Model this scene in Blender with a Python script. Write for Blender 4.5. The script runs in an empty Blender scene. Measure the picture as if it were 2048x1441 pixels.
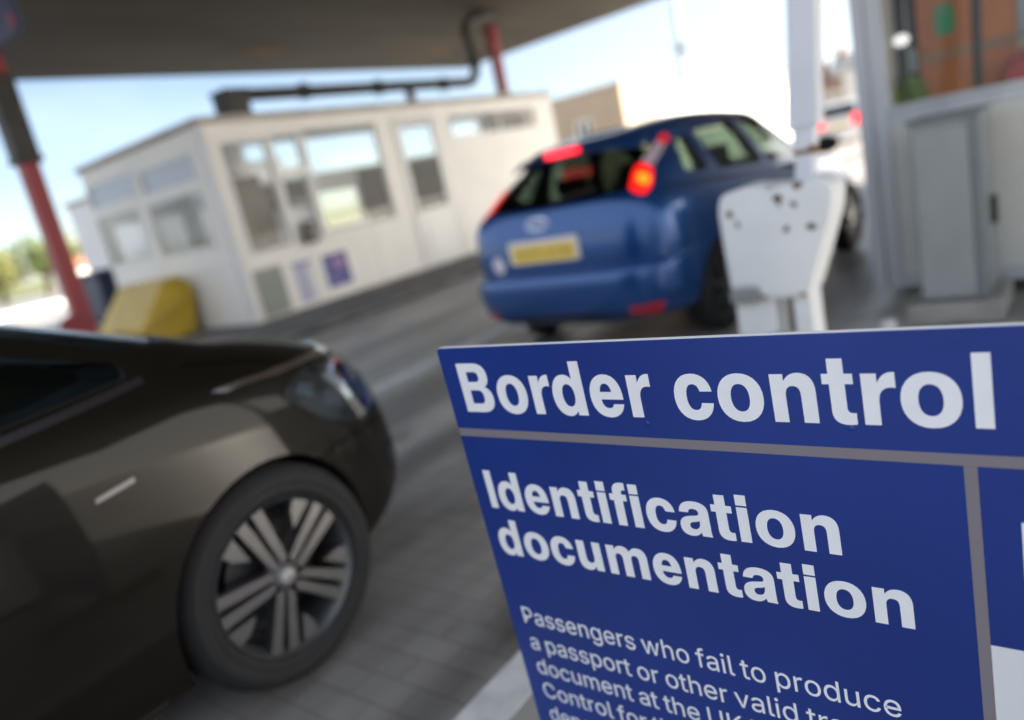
import bpy, bmesh, math, random
from math import radians, sin, cos, pi, sqrt
from mathutils import Vector, Matrix
from mathutils.bvhtree import BVHTree

random.seed(7)
SC = bpy.context.scene
COL = SC.collection

# ------------------------------------------------------------------ camera, sky, sun, exposure
CAM_H = 1.3
YAW, PITCH, ROLL = 0.696175, 0.2354677, -0.216878
fw = Vector((cos(YAW) * cos(PITCH), sin(YAW) * cos(PITCH), -sin(PITCH)))
rt = Vector((sin(YAW), -cos(YAW), 0))
up = rt.cross(fw)
rt2 = rt * cos(ROLL) + up * sin(ROLL)
up2 = -rt * sin(ROLL) + up * cos(ROLL)
cam = bpy.data.cameras.new('camera')
cam_ob = bpy.data.objects.new('camera', cam)
COL.objects.link(cam_ob)
mw = Matrix((rt2, up2, -fw)).transposed().to_4x4()
mw.translation = (0, 0, CAM_H)
cam_ob.matrix_world = mw
cam.sensor_width = 36
cam.sensor_fit = 'HORIZONTAL'
cam.lens = 36 * 1476 / 2048
cam.clip_start, cam.clip_end = 0.05, 3000
cam.dof.use_dof = True
cam.dof.focus_distance = 1.0
cam.dof.aperture_fstop = 1.4
SC.camera = cam_ob

SUN = Vector((0.55, -0.62, 0.50)).normalized()
EL = math.asin(SUN.z)
ROT = math.atan2(SUN.x, SUN.y)
world = bpy.data.worlds.new('World')
SC.world = world
world.use_nodes = True
wn, wl = world.node_tree.nodes, world.node_tree.links
bg = wn['Background']
sky = wn.new('ShaderNodeTexSky')
sky.sky_type = 'NISHITA'
sky.sun_disc = False
sky.sun_elevation = EL
sky.sun_rotation = ROT
sky.air_density = 1.0
sky.dust_density = 1.6
sky.altitude = 1200
sky.ozone_density = 1.2
bg.inputs['Strength'].default_value = 0.05
tc = wn.new('ShaderNodeTexCoord')
mp = wn.new('ShaderNodeMapping')
mp.inputs['Scale'].default_value = (1.0, 1.0, 3.4)
nz = wn.new('ShaderNodeTexNoise')
nz.inputs['Scale'].default_value = 1.7
nz.inputs['Detail'].default_value = 5
cr = wn.new('ShaderNodeValToRGB')
cr.color_ramp.elements[0].position = 0.48
cr.color_ramp.elements[1].position = 0.74
mx = wn.new('ShaderNodeMixRGB')          # thin wisps everywhere
mx.inputs['Color2'].default_value = (7.0, 7.3, 7.7, 1)
wl.new(tc.outputs['Generated'], mp.inputs['Vector'])
wl.new(mp.outputs['Vector'], nz.inputs['Vector'])
wl.new(nz.outputs['Fac'], cr.inputs['Fac'])
cr.color_ramp.elements[1].color = (0.24, 0.24, 0.24, 1)
wl.new(cr.outputs['Color'], mx.inputs['Fac'])
wl.new(sky.outputs['Color'], mx.inputs['Color1'])
sx = wn.new('ShaderNodeSeparateXYZ')     # unseen cloud glow added behind the camera to light the sign
fill_cloud = wn.new('ShaderNodeMapRange')
fill_cloud.interpolation_type = 'SMOOTHSTEP'
fill_cloud.inputs['From Min'].default_value = 0.0
fill_cloud.inputs['From Max'].default_value = -0.55
fill_cloud.inputs['To Max'].default_value = 0.85
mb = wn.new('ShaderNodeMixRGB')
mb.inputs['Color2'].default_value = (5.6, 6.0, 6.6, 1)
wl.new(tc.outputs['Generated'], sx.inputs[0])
wl.new(sx.outputs['X'], fill_cloud.inputs['Value'])
wl.new(fill_cloud.outputs['Result'], mb.inputs['Fac'])
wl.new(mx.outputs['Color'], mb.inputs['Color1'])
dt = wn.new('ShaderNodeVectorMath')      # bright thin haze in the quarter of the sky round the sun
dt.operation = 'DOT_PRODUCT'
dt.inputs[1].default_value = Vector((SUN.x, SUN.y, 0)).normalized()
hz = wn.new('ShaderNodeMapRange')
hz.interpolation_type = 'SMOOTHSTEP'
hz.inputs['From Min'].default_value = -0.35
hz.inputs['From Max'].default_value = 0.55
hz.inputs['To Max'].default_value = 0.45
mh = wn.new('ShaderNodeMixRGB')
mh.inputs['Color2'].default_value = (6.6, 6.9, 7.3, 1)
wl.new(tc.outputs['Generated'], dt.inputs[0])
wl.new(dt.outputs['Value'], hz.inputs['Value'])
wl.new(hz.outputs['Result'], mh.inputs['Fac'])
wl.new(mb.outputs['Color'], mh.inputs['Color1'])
au = wn.new('ShaderNodeMapRange')        # glow added out of view about the sun's bearing to brighten the booth
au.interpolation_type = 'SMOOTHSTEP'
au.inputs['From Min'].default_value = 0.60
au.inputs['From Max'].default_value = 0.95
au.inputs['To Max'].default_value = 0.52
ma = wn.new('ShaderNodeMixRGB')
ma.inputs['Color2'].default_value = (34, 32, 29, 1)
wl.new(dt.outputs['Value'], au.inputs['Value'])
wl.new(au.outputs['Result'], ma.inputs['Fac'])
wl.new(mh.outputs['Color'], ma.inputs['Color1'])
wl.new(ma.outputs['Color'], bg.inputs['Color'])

sun = bpy.data.lights.new('sun', 'SUN')
sun.energy = 5.0
sun.angle = radians(0.5)
sun.color = (1.0, 0.9, 0.76)
sun_ob = bpy.data.objects.new('sun', sun)
COL.objects.link(sun_ob)
sun_ob.rotation_euler = (-SUN).to_track_quat('-Z', 'Y').to_euler()

SC.view_settings.view_transform = 'Standard'
SC.view_settings.look = 'None'
SC.view_settings.gamma = 1.0
SC.view_settings.exposure = 2.15
SC.render.engine = 'CYCLES'
SC.cycles.use_denoising = True
SC.cycles.max_bounces = 8
SC.cycles.transparent_max_bounces = 16
SC.cycles.sample_clamp_indirect = 6

# ------------------------------------------------------------------ materials
def pbr(name, col, rough=0.5, metal=0.0, coat=0.0, var=0.0, scale=6.0, bump=0.0, stretch=(1, 1, 1), col2=None, spec=0.5, detail=4, lo=0.35, hi=0.65, bscale=None):
    m = bpy.data.materials.new(name)
    m.use_nodes = True
    n, l = m.node_tree.nodes, m.node_tree.links
    b = n['Principled BSDF']
    b.inputs['Base Color'].default_value = (*col, 1)
    b.inputs['Roughness'].default_value = rough
    b.inputs['Metallic'].default_value = metal
    b.inputs['Coat Weight'].default_value = coat
    b.inputs['Coat Roughness'].default_value = 0.04
    b.inputs['Specular IOR Level'].default_value = spec
    if var or bump or col2:
        t = n.new('ShaderNodeTexCoord')
        mp = n.new('ShaderNodeMapping')
        mp.inputs['Scale'].default_value = stretch
        z = n.new('ShaderNodeTexNoise')
        z.inputs['Scale'].default_value = scale
        z.inputs['Detail'].default_value = detail
        l.new(t.outputs['Object'], mp.inputs['Vector'])
        l.new(mp.outputs['Vector'], z.inputs['Vector'])
        r = n.new('ShaderNodeValToRGB')
        r.color_ramp.elements[0].position = lo
        r.color_ramp.elements[1].position = hi
        c2 = col2 or tuple(max(0, c * (1 + var)) for c in col)
        c1 = col if col2 else tuple(c * (1 - var) for c in col)
        r.color_ramp.elements[0].color = (*c1, 1)
        r.color_ramp.elements[1].color = (*c2, 1)
        l.new(z.outputs['Fac'], r.inputs['Fac'])
        l.new(r.outputs['Color'], b.inputs['Base Color'])
        if bump:
            bp = n.new('ShaderNodeBump')
            bp.inputs['Strength'].default_value = bump
            bp.inputs['Distance'].default_value = 0.02
            z2 = n.new('ShaderNodeTexNoise')
            z2.inputs['Scale'].default_value = bscale or scale * 6
            z2.inputs['Detail'].default_value = 5
            l.new(mp.outputs['Vector'], z2.inputs['Vector'])
            l.new(z2.outputs['Fac'], bp.inputs['Height'])
            l.new(bp.outputs['Normal'], b.inputs['Normal'])
    return m

def emit(name, col, strength, base=None):
    m = pbr(name, base or col, 0.25, coat=0.6)
    b = m.node_tree.nodes['Principled BSDF']
    b.inputs['Emission Color'].default_value = (*col, 1)
    b.inputs['Emission Strength'].default_value = strength
    return m

def glass(name, tint=(0.8, 0.85, 0.83), ior=1.5, rough=0.0, body=None, fac=0.0):
    m = bpy.data.materials.new(name)
    m.use_nodes = True
    n, l = m.node_tree.nodes, m.node_tree.links
    n.remove(n['Principled BSDF'])
    out = n['Material Output']
    tr = n.new('ShaderNodeBsdfTransparent')
    tr.inputs['Color'].default_value = (*tint, 1)
    gl = n.new('ShaderNodeBsdfGlossy')
    gl.inputs['Roughness'].default_value = rough
    lw = n.new('ShaderNodeLayerWeight')      # Schlick reflectance, the same from either side of a pane
    lw.inputs['Blend'].default_value = 0.5
    pw = n.new('ShaderNodeMath')
    pw.operation = 'POWER'
    pw.inputs[1].default_value = 5.0
    l.new(lw.outputs['Facing'], pw.inputs[0])
    r0 = ((ior - 1) / (ior + 1)) ** 2
    fr = n.new('ShaderNodeMath')
    fr.operation = 'MULTIPLY_ADD'
    fr.inputs[1].default_value = 1 - r0
    fr.inputs[2].default_value = r0
    l.new(pw.outputs[0], fr.inputs[0])
    mix = n.new('ShaderNodeMixShader')
    src = tr.outputs[0]
    if body:
        df = n.new('ShaderNodeBsdfDiffuse')
        df.inputs['Color'].default_value = (*body, 1)
        m2 = n.new('ShaderNodeMixShader')
        m2.inputs[0].default_value = fac
        l.new(src, m2.inputs[1])
        l.new(df.outputs[0], m2.inputs[2])
        src = m2.outputs[0]
    l.new(fr.outputs[0], mix.inputs[0])
    l.new(src, mix.inputs[1])
    l.new(gl.outputs[0], mix.inputs[2])
    l.new(mix.outputs[0], out.inputs['Surface'])
    return m

def ground_mat():
    m = bpy.data.materials.new('worn_paving')
    m.use_nodes = True
    n, l = m.node_tree.nodes, m.node_tree.links
    b = n['Principled BSDF']
    t = n.new('ShaderNodeTexCoord')
    def noise(sc, stretch, detail=5):
        mp = n.new('ShaderNodeMapping')
        mp.inputs['Scale'].default_value = stretch
        z = n.new('ShaderNodeTexNoise')
        z.inputs['Scale'].default_value = sc
        z.inputs['Detail'].default_value = detail
        l.new(t.outputs['Object'], mp.inputs['Vector'])
        l.new(mp.outputs['Vector'], z.inputs['Vector'])
        return z.outputs['Fac']
    def ramp(src, p0, c0, p1, c1):
        r = n.new('ShaderNodeValToRGB')
        r.color_ramp.elements[0].position = p0
        r.color_ramp.elements[1].position = p1
        r.color_ramp.elements[0].color = (*c0, 1)
        r.color_ramp.elements[1].color = (*c1, 1)
        l.new(src, r.inputs['Fac'])
        return r.outputs['Color']
    def mixc(mode, fac, a, c):
        q = n.new('ShaderNodeMixRGB')
        q.blend_type = mode
        q.inputs['Fac'].default_value = fac
        l.new(a, q.inputs['Color1'])
        l.new(c, q.inputs['Color2'])
        return q.outputs['Color']
    base = ramp(noise(0.9, (1, 1, 1)), 0.3, (0.31, 0.298, 0.283), 0.75, (0.53, 0.51, 0.48))
    tracks = ramp(noise(1.5, (0.03, 1.0, 1.0), 3), 0.42, (0.40, 0.40, 0.41), 0.58, (1, 1, 1))
    stains = ramp(noise(2.6, (0.6, 1.0, 1), 6), 0.30, (0.42, 0.40, 0.37), 0.46, (1, 1, 1))
    br = n.new('ShaderNodeTexBrick')
    br.inputs['Scale'].default_value = 1.0
    br.inputs['Mortar Size'].default_value = 0.005
    br.inputs['Mortar Smooth'].default_value = 0.4
    br.inputs['Brick Width'].default_value = 0.2
    br.inputs['Row Height'].default_value = 0.1
    br.inputs['Color1'].default_value = (1, 1, 1, 1)
    br.inputs['Color2'].default_value = (0.86, 0.86, 0.87, 1)
    br.inputs['Mortar'].default_value = (0.55, 0.54, 0.53, 1)
    rot = n.new('ShaderNodeMapping')
    rot.inputs['Rotation'].default_value = (0, 0, radians(90))
    l.new(t.outputs['Object'], rot.inputs['Vector'])
    l.new(rot.outputs['Vector'], br.inputs['Vector'])
    c = mixc('MULTIPLY', 1.0, base, tracks)
    c = mixc('MULTIPLY', 0.8, c, stains)
    c = mixc('MULTIPLY', 0.75, c, br.outputs['Color'])
    l.new(c, b.inputs['Base Color'])
    rr = n.new('ShaderNodeMapRange')
    rr.inputs['To Min'].default_value = 0.24
    rr.inputs['To Max'].default_value = 0.55
    b.inputs['Specular IOR Level'].default_value = 0.6
    l.new(noise(3.0, (0.2, 1, 1)), rr.inputs['Value'])
    l.new(rr.outputs['Result'], b.inputs['Roughness'])
    bp = n.new('ShaderNodeBump')
    bp.inputs['Strength'].default_value = 0.35
    bp.inputs['Distance'].default_value = 0.004
    add = n.new('ShaderNodeMath')
    add.operation = 'ADD'
    l.new(br.outputs['Fac'], add.inputs[0])
    inv = n.new('ShaderNodeMath')
    inv.operation = 'MULTIPLY'
    inv.inputs[1].default_value = -0.5
    l.new(noise(40, (1, 1, 1)), inv.inputs[0])
    l.new(inv.outputs[0], add.inputs[1])
    bp.invert = True
    l.new(add.outputs[0], bp.inputs['Height'])
    l.new(bp.outputs['Normal'], b.inputs['Normal'])
    return m

def rusty_paint(name, pts, base=(0.72, 0.74, 0.76), spread=0.03):
    """chipped white paint; pts are local points with rust round them, plus sparse random chips"""
    m = pbr(name, base, 0.42, var=0.05, scale=3, bump=0.05)
    n, l = m.node_tree.nodes, m.node_tree.links
    b = n['Principled BSDF']
    prev = b.inputs['Base Color'].links[0].from_socket
    t = n.new('ShaderNodeTexCoord')
    z = n.new('ShaderNodeTexNoise')
    z.inputs['Scale'].default_value = 28
    z.inputs['Detail'].default_value = 6
    l.new(t.outputs['Object'], z.inputs['Vector'])
    fac = None
    for p, rad in pts:
        d = n.new('ShaderNodeVectorMath')
        d.operation = 'DISTANCE'
        d.inputs[1].default_value = p
        l.new(t.outputs['Object'], d.inputs[0])
        mr = n.new('ShaderNodeMapRange')
        mr.inputs['From Min'].default_value = rad
        mr.inputs['From Max'].default_value = 0.0
        mr.inputs['To Min'].default_value = 0.0
        mr.inputs['To Max'].default_value = 0.55
        l.new(d.outputs['Value'], mr.inputs['Value'])
        if fac is None:
            fac = mr.outputs['Result']
        else:
            mm = n.new('ShaderNodeMath')
            mm.operation = 'MAXIMUM'
            l.new(fac, mm.inputs[0])
            l.new(mr.outputs['Result'], mm.inputs[1])
            fac = mm.outputs[0]
    ad = n.new('ShaderNodeMath')
    ad.operation = 'ADD'
    l.new(fac, ad.inputs[0])
    l.new(z.outputs['Fac'], ad.inputs[1])
    r = n.new('ShaderNodeValToRGB')
    r.color_ramp.elements[0].position = 0.74
    r.color_ramp.elements[1].position = 0.86
    l.new(ad.outputs[0], r.inputs['Fac'])
    mx = n.new('ShaderNodeMixRGB')
    mx.inputs['Color2'].default_value = (0.12, 0.05, 0.025, 1)
    l.new(r.outputs['Color'], mx.inputs['Fac'])
    l.new(prev, mx.inputs['Color1'])
    l.new(mx.outputs['Color'], b.inputs['Base Color'])
    return m

M = {}
M['ground'] = ground_mat()
M['line'] = pbr('road_paint', (0.58, 0.59, 0.60), 0.6, var=0.16, scale=9, bump=0.3, lo=0.3, hi=0.6)
M['stain'] = pbr('oil_stain', (0.085, 0.08, 0.075), 0.55, var=0.3, scale=14)
M['shut'] = pbr('shut_line', (0.0015, 0.0015, 0.0015), 1.0, spec=0.0)
M['kerb'] = pbr('kerb_concrete', (0.15, 0.15, 0.152), 0.8, var=0.25, scale=2.5, bump=0.2)
M['concrete'] = pbr('concrete', (0.30, 0.29, 0.275), 0.85, var=0.15, scale=5, bump=0.25)
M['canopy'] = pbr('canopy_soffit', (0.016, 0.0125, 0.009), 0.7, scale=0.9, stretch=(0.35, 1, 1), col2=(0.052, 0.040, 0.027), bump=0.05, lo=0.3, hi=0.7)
M['rust'] = pbr('rust', (0.16, 0.085, 0.035), 0.8, var=0.3, scale=4)
M['red'] = pbr('red_paint', (0.27, 0.012, 0.022), 0.45, var=0.12, scale=2, bump=0.05)
M['iron'] = pbr('cast_iron', (0.03, 0.028, 0.026), 0.55, metal=0.2, var=0.3, scale=5, bump=0.2)
M['boothwhite'] = pbr('booth_cladding', (0.84, 0.815, 0.77), 0.45, var=0.035, scale=1.2, bump=0.02)
M['upvc'] = pbr('white_frame', (0.72, 0.72, 0.71), 0.35, var=0.03, scale=2)
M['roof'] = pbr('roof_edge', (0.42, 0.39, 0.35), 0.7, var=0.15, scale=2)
M['inner'] = pbr('booth_interior', (0.55, 0.53, 0.5), 0.8, var=0.06, scale=2)
M['darkinner'] = pbr('darkened_interior', (0.07, 0.062, 0.055), 0.7, var=0.25, scale=2)
M['ceil'] = pbr('white_ceiling', (0.86, 0.86, 0.85), 0.7)
M['brown'] = pbr('brown_board', (0.12, 0.085, 0.058), 0.6, var=0.2, scale=3)
M['pane'] = glass('window_glass', (0.96, 0.97, 0.97), 1.28)
M['panekiosk'] = glass('kiosk_glass', (0.93, 0.95, 0.95), 1.3)
M['frost'] = glass('frosted_pane', (0.8, 0.85, 0.92), body=(0.62, 0.68, 0.76), fac=0.8)
M['greypanel'] = pbr('grey_panel', (0.25, 0.27, 0.25), 0.5, var=0.08, scale=3)
M['lilac'] = pbr('lilac_print', (0.22, 0.21, 0.45), 0.5, var=0.1, scale=6)
M['purple'] = pbr('purple_print', (0.03, 0.032, 0.24), 0.45, var=0.1, scale=4)
M['pinkish'] = pbr('pink_print', (0.26, 0.14, 0.34), 0.5)
M['paper'] = pbr('white_paper', (0.75, 0.76, 0.78), 0.6)
M['black'] = pbr('black_plastic', (0.012, 0.012, 0.013), 0.45)
M['rubber'] = pbr('tyre_rubber', (0.0075, 0.0075, 0.008), 0.8, var=0.2, scale=20, bump=0.15)
M['yellow'] = pbr('yellow_plastic', (0.66, 0.44, 0.03), 0.36, var=0.12, scale=2.5, bump=0.05)
M['yellowpale'] = pbr('faded_yellow_plastic', (0.58, 0.46, 0.11), 0.3, var=0.15, scale=3)
M['yellowline'] = pbr('yellow_paint', (0.48, 0.40, 0.02), 0.6, var=0.2, scale=4)
M['pale'] = pbr('pale_cabin_paint', (0.66, 0.66, 0.68), 0.5, var=0.04, scale=1)
M['navy'] = pbr('navy_plastic', (0.02, 0.025, 0.07), 0.5, var=0.15, scale=3)
M['alu'] = pbr('grey_aluminium', (0.48, 0.50, 0.535), 0.42, metal=0.15, var=0.06, scale=2, stretch=(6, 6, 0.6))
M['cream'] = pbr('cream_panel', (0.56, 0.56, 0.53), 0.5, var=0.05, scale=3)
M['cabinet'] = pbr('cabinet_grey', (0.27, 0.295, 0.305), 0.5, var=0.07, scale=3, bump=0.08)
M['cabdark'] = pbr('cabinet_edge', (0.16, 0.185, 0.20), 0.5, var=0.05, scale=3)
M['orange'] = pbr('terracotta_panel', (0.50, 0.17, 0.065), 0.6, var=0.15, scale=2)
M['orangeband'] = pbr('taupe_band', (0.32, 0.2, 0.13), 0.6)
M['green'] = pbr('green_card', (0.05, 0.30, 0.14), 0.6)
M['hivis'] = pbr('lime_fabric', (0.10, 0.17, 0.015), 0.8, var=0.35, scale=9)
M['darkcloth'] = pbr('dark_fabric', (0.03, 0.024, 0.026), 0.9, var=0.3, scale=8)
M['greypart'] = pbr('grey_cupboard', (0.28, 0.32, 0.34), 0.6)
M['redcloth'] = pbr('red_fabric', (0.38, 0.06, 0.07), 0.8, var=0.5, scale=5, stretch=(1, 0.3, 6))
M['tan'] = pbr('tan_render', (0.44, 0.35, 0.26), 0.85, var=0.08, scale=0.7, bump=0.1)
M['whitewall'] = pbr('white_render', (0.80, 0.78, 0.73), 0.8, var=0.03, scale=0.5)
M['darkglass'] = pbr('dark_window', (0.03, 0.035, 0.04), 0.1)
M['tile'] = pbr('roof_tile', (0.27, 0.12, 0.08), 0.8, var=0.2, scale=3)
M['slate'] = pbr('roof_slate', (0.16, 0.17, 0.19), 0.8, var=0.2, scale=3)
M['steel'] = pbr('galvanised_steel', (0.36, 0.37, 0.38), 0.45, metal=0.6, var=0.1, scale=4)
M['leaf'] = pbr('leaf_green', (0.075, 0.105, 0.022), 0.7, var=0.4, scale=0.8)
M['leafpale'] = pbr('leaf_olive', (0.12, 0.125, 0.03), 0.7, var=0.35, scale=0.8)
M['bark'] = pbr('bark', (0.09, 0.07, 0.05), 0.9, var=0.3, scale=6)
M['seat'] = pbr('seat_fabric', (0.022, 0.023, 0.026), 0.9, var=0.2, scale=20)
M['trim'] = pbr('dark_trim', (0.012, 0.012, 0.013), 0.7)
M['cardark'] = pbr('brown_black_metallic', (0.0060, 0.0050, 0.0033), 0.5, metal=0.0, coat=0.30, spec=0.08)
M['cardark'].node_tree.nodes['Principled BSDF'].inputs['Coat Roughness'].default_value = 0.05
M['lamp_pale'] = pbr('pale_lamp_housing', (0.42, 0.42, 0.43), 0.3)
M['carblue'] = pbr('blue_metallic', (0.007, 0.068, 0.25), 0.32, metal=0.5, coat=0.85)
M['carwhite'] = pbr('white_car_paint', (0.75, 0.75, 0.75), 0.35, coat=1.0)
M['carglass'] = glass('car_glass', (0.52, 0.58, 0.54), 1.5)
M['glassdark'] = glass('tinted_car_glass', (0.62, 0.70, 0.72), 1.5)
M['chrome'] = pbr('chrome', (0.75, 0.75, 0.77), 0.12, metal=1.0)
M['alloy'] = pbr('machined_alloy', (0.125, 0.125, 0.13), 0.42, metal=0.8, var=0.08, scale=10)
M['alloydark'] = pbr('dark_alloy', (0.035, 0.035, 0.04), 0.45, metal=0.5)
M['lens'] = glass('clear_lens', (0.75, 0.78, 0.8), 1.5)
M['redlens'] = emit('red_lens_lit', (1.0, 0.012, 0.008), 0.3, (0.5, 0.01, 0.01))
M['redhot'] = emit('brake_light_lit', (1.0, 0.012, 0.03), 0.6, (0.5, 0.01, 0.01))
M['amber'] = emit('amber_lamp_lit', (1.0, 0.20, 0.01), 0.45, (0.6, 0.2, 0.02))
M['reddim'] = emit('red_lens_dim', (1.0, 0.02, 0.03), 0.10, (0.5, 0.01, 0.02))
M['redoff'] = pbr('red_reflector', (0.42, 0.01, 0.02), 0.15, coat=1.0)
M['whitelens'] = pbr('pale_lens', (0.68, 0.52, 0.58), 0.15, coat=1.0)
M['plate'] = pbr('yellow_plate', (0.90, 0.62, 0.09), 0.45, var=0.06, scale=8)
M['platetext'] = pbr('plate_letters', (0.42, 0.31, 0.10), 0.5)
M['platerim'] = pbr('plate_surround', (0.75, 0.70, 0.68), 0.4)
M['emblem'] = pbr('emblem_blue', (0.16, 0.2, 0.34), 0.3, metal=0.3)
M['sticker'] = pbr('white_sticker', (0.66, 0.62, 0.7), 0.5)
M['signblue'] = pbr('sign_blue', (0.0135, 0.040, 0.235), 0.34, var=0.13, scale=2.2, bump=0.03, bscale=120)
M['signtext'] = pbr('sign_white', (0.88, 0.89, 0.92), 0.45, var=0.02, scale=30)
M['signgrey'] = pbr('sign_grey', (0.225, 0.20, 0.22), 0.45)
M['signcore'] = pbr('sign_board_edge', (0.82, 0.82, 0.84), 0.5)
M['hill'] = pbr('hill_grass', (0.10, 0.11, 0.05), 0.9, var=0.3, scale=0.05)
M['lamp_on'] = emit('lamp_globe_lit', (1.0, 0.97, 0.95), 0.2)

# ------------------------------------------------------------------ mesh building helpers
def link(name, me, mats, parent=None, smooth=None, loc=None, rotz=0):
    o = bpy.data.objects.new(name, me)
    COL.objects.link(o)
    if not isinstance(mats, (list, tuple)):
        mats = [mats]
    if len(me.materials) == 0:
        for m in mats:
            me.materials.append(m)
    if parent:
        o.parent = parent
    if loc:
        o.location = loc
        o.rotation_euler.z = rotz
    if smooth is not None:
        for p in me.polygons:
            p.use_smooth = True
        me.set_sharp_from_angle(angle=radians(smooth))
    return o

class B:
    """collects shapes into one mesh"""
    def __init__(s):
        s.v, s.f = [], []
    def add(s, vs, fs, X=None):
        k = len(s.v)
        for p in vs:
            p = Vector(p)
            s.v.append(X @ p if X else p)
        s.f += [[i + k for i in f] for f in fs]
        return s
    def box(s, x0, x1, y0, y1, z0, z1, X=None):
        x0, x1 = min(x0, x1), max(x0, x1)
        y0, y1 = min(y0, y1), max(y0, y1)
        z0, z1 = min(z0, z1), max(z0, z1)
        vs = [(x, y, z) for z in (z0, z1) for y in (y0, y1) for x in (x0, x1)]
        return s.add(vs, [(0, 2, 3, 1), (4, 5, 7, 6), (0, 1, 5, 4), (2, 6, 7, 3), (0, 4, 6, 2), (1, 3, 7, 5)], X)
    def tube(s, path, rad, seg=14, caps=True, X=None):
        path = [Vector(p) for p in path]
        if not isinstance(rad, (list, tuple)):
            rad = [rad] * len(path)
        vs, fs = [], []
        ref = None
        for i, p in enumerate(path):
            d = (path[min(i + 1, len(path) - 1)] - path[max(i - 1, 0)]).normalized()
            if ref is None:
                ref = d.orthogonal()
            a = (ref - d * ref.dot(d)).normalized()
            b = d.cross(a)
            ref = a
            for k in range(seg):
                t = 2 * pi * k / seg
                vs.append(p + (a * cos(t) + b * sin(t)) * rad[i])
        for i in range(len(path) - 1):
            for k in range(seg):
                k2 = (k + 1) % seg
                fs.append((i * seg + k, i * seg + k2, (i + 1) * seg + k2, (i + 1) * seg + k))
        if caps:
            fs.append(tuple(range(seg))[::-1])
            fs.append(tuple(range((len(path) - 1) * seg, len(path) * seg)))
        return s.add(vs, fs, X)
    def lathe(s, prof, seg=40, X=None, closed=False):
        """profile of (radius, height) turned round local z"""
        vs, fs = [], []
        n = len(prof)
        for k in range(seg):
            t = 2 * pi * k / seg
            for r, h in prof:
                vs.append((r * cos(t), r * sin(t), h))
        for k in range(seg):
            k2 = (k + 1) % seg
            for i in range(n if closed else n - 1):
                j = (i + 1) % n
                fs.append((k * n + i, k2 * n + i, k2 * n + j, k * n + j))
        if not closed:
            if prof[0][0] > 1e-6:
                fs.append(tuple(k * n for k in range(seg))[::-1])
            if prof[-1][0] > 1e-6:
                fs.append(tuple(k * n + n - 1 for k in range(seg)))
        return s.add(vs, fs, X)
    def prism(s, poly, axis, a, b, X=None):
        n = len(poly)
        mk = {'x': lambda p, e: (e, p[0], p[1]), 'y': lambda p, e: (p[0], e, p[1]), 'z': lambda p, e: (p[0], p[1], e)}[axis]
        vs = [mk(p, a) for p in poly] + [mk(p, b) for p in poly]
        fs = [tuple(range(n)), tuple(range(n, 2 * n))[::-1]]
        fs += [(i, i + n, (i + 1) % n + n, (i + 1) % n) for i in range(n)]
        return s.add(vs, fs, X)
    def ball(s, c, r, seg=16, sc=(1, 1, 1), X=None):
        prof = [(max(1e-7, r * sin(pi * i / seg)), -r * cos(pi * i / seg)) for i in range(seg + 1)]
        Y = Matrix.Translation(c) @ Matrix.Diagonal((*sc, 1))
        return s.lathe(prof, seg * 2, (X @ Y) if X else Y)
    def mesh(s, name):
        me = bpy.data.meshes.new(name)
        me.from_pydata([tuple(p) for p in s.v], [], s.f)
        bm = bmesh.new()
        bm.from_mesh(me)
        bmesh.ops.remove_doubles(bm, verts=bm.verts, dist=1e-6)
        bmesh.ops.recalc_face_normals(bm, faces=bm.faces)
        bm.to_mesh(me)
        bm.free()
        return me
    def out(s, name, mat, parent=None, smooth=None, bevel=0, seg=2, loc=None, rotz=0):
        o = link(name, s.mesh(name), mat, parent, smooth, loc, rotz)
        if bevel:
            md = o.modifiers.new('bevel', 'BEVEL')
            md.width = bevel
            md.segments = seg
            md.limit_method = 'ANGLE'
            md.angle_limit = radians(40)
        return o

def tag(o, label, cat, group=None):
    o['label'] = label
    o['category'] = cat
    if group:
        o['group'] = group
    return o

def thing(name, label, cat, loc=(0, 0, 0), rotz=0, group=None):
    o = bpy.data.objects.new(name, None)
    o.empty_display_size = 0.1
    COL.objects.link(o)
    o.location = loc
    o.rotation_euler.z = rotz
    return tag(o, label, cat, group)

def struct(o, kind='structure'):
    o['kind'] = kind
    return o

def rounded(poly, r, n=5):
    out = []
    m = len(poly)
    for i in range(m):
        p0, p1, p2 = (Vector(poly[(i - 1) % m]), Vector(poly[i]), Vector(poly[(i + 1) % m]))
        rr = r[i] if isinstance(r, (list, tuple)) else r
        a, b = (p0 - p1), (p2 - p1)
        k = min(rr, a.length * 0.45, b.length * 0.45)
        A, C = p1 + a.normalized() * k, p1 + b.normalized() * k
        for j in range(n + 1):
            t = j / n
            out.append(tuple(A * (1 - t) ** 2 + p1 * 2 * t * (1 - t) + C * t * t))
    return out

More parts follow.
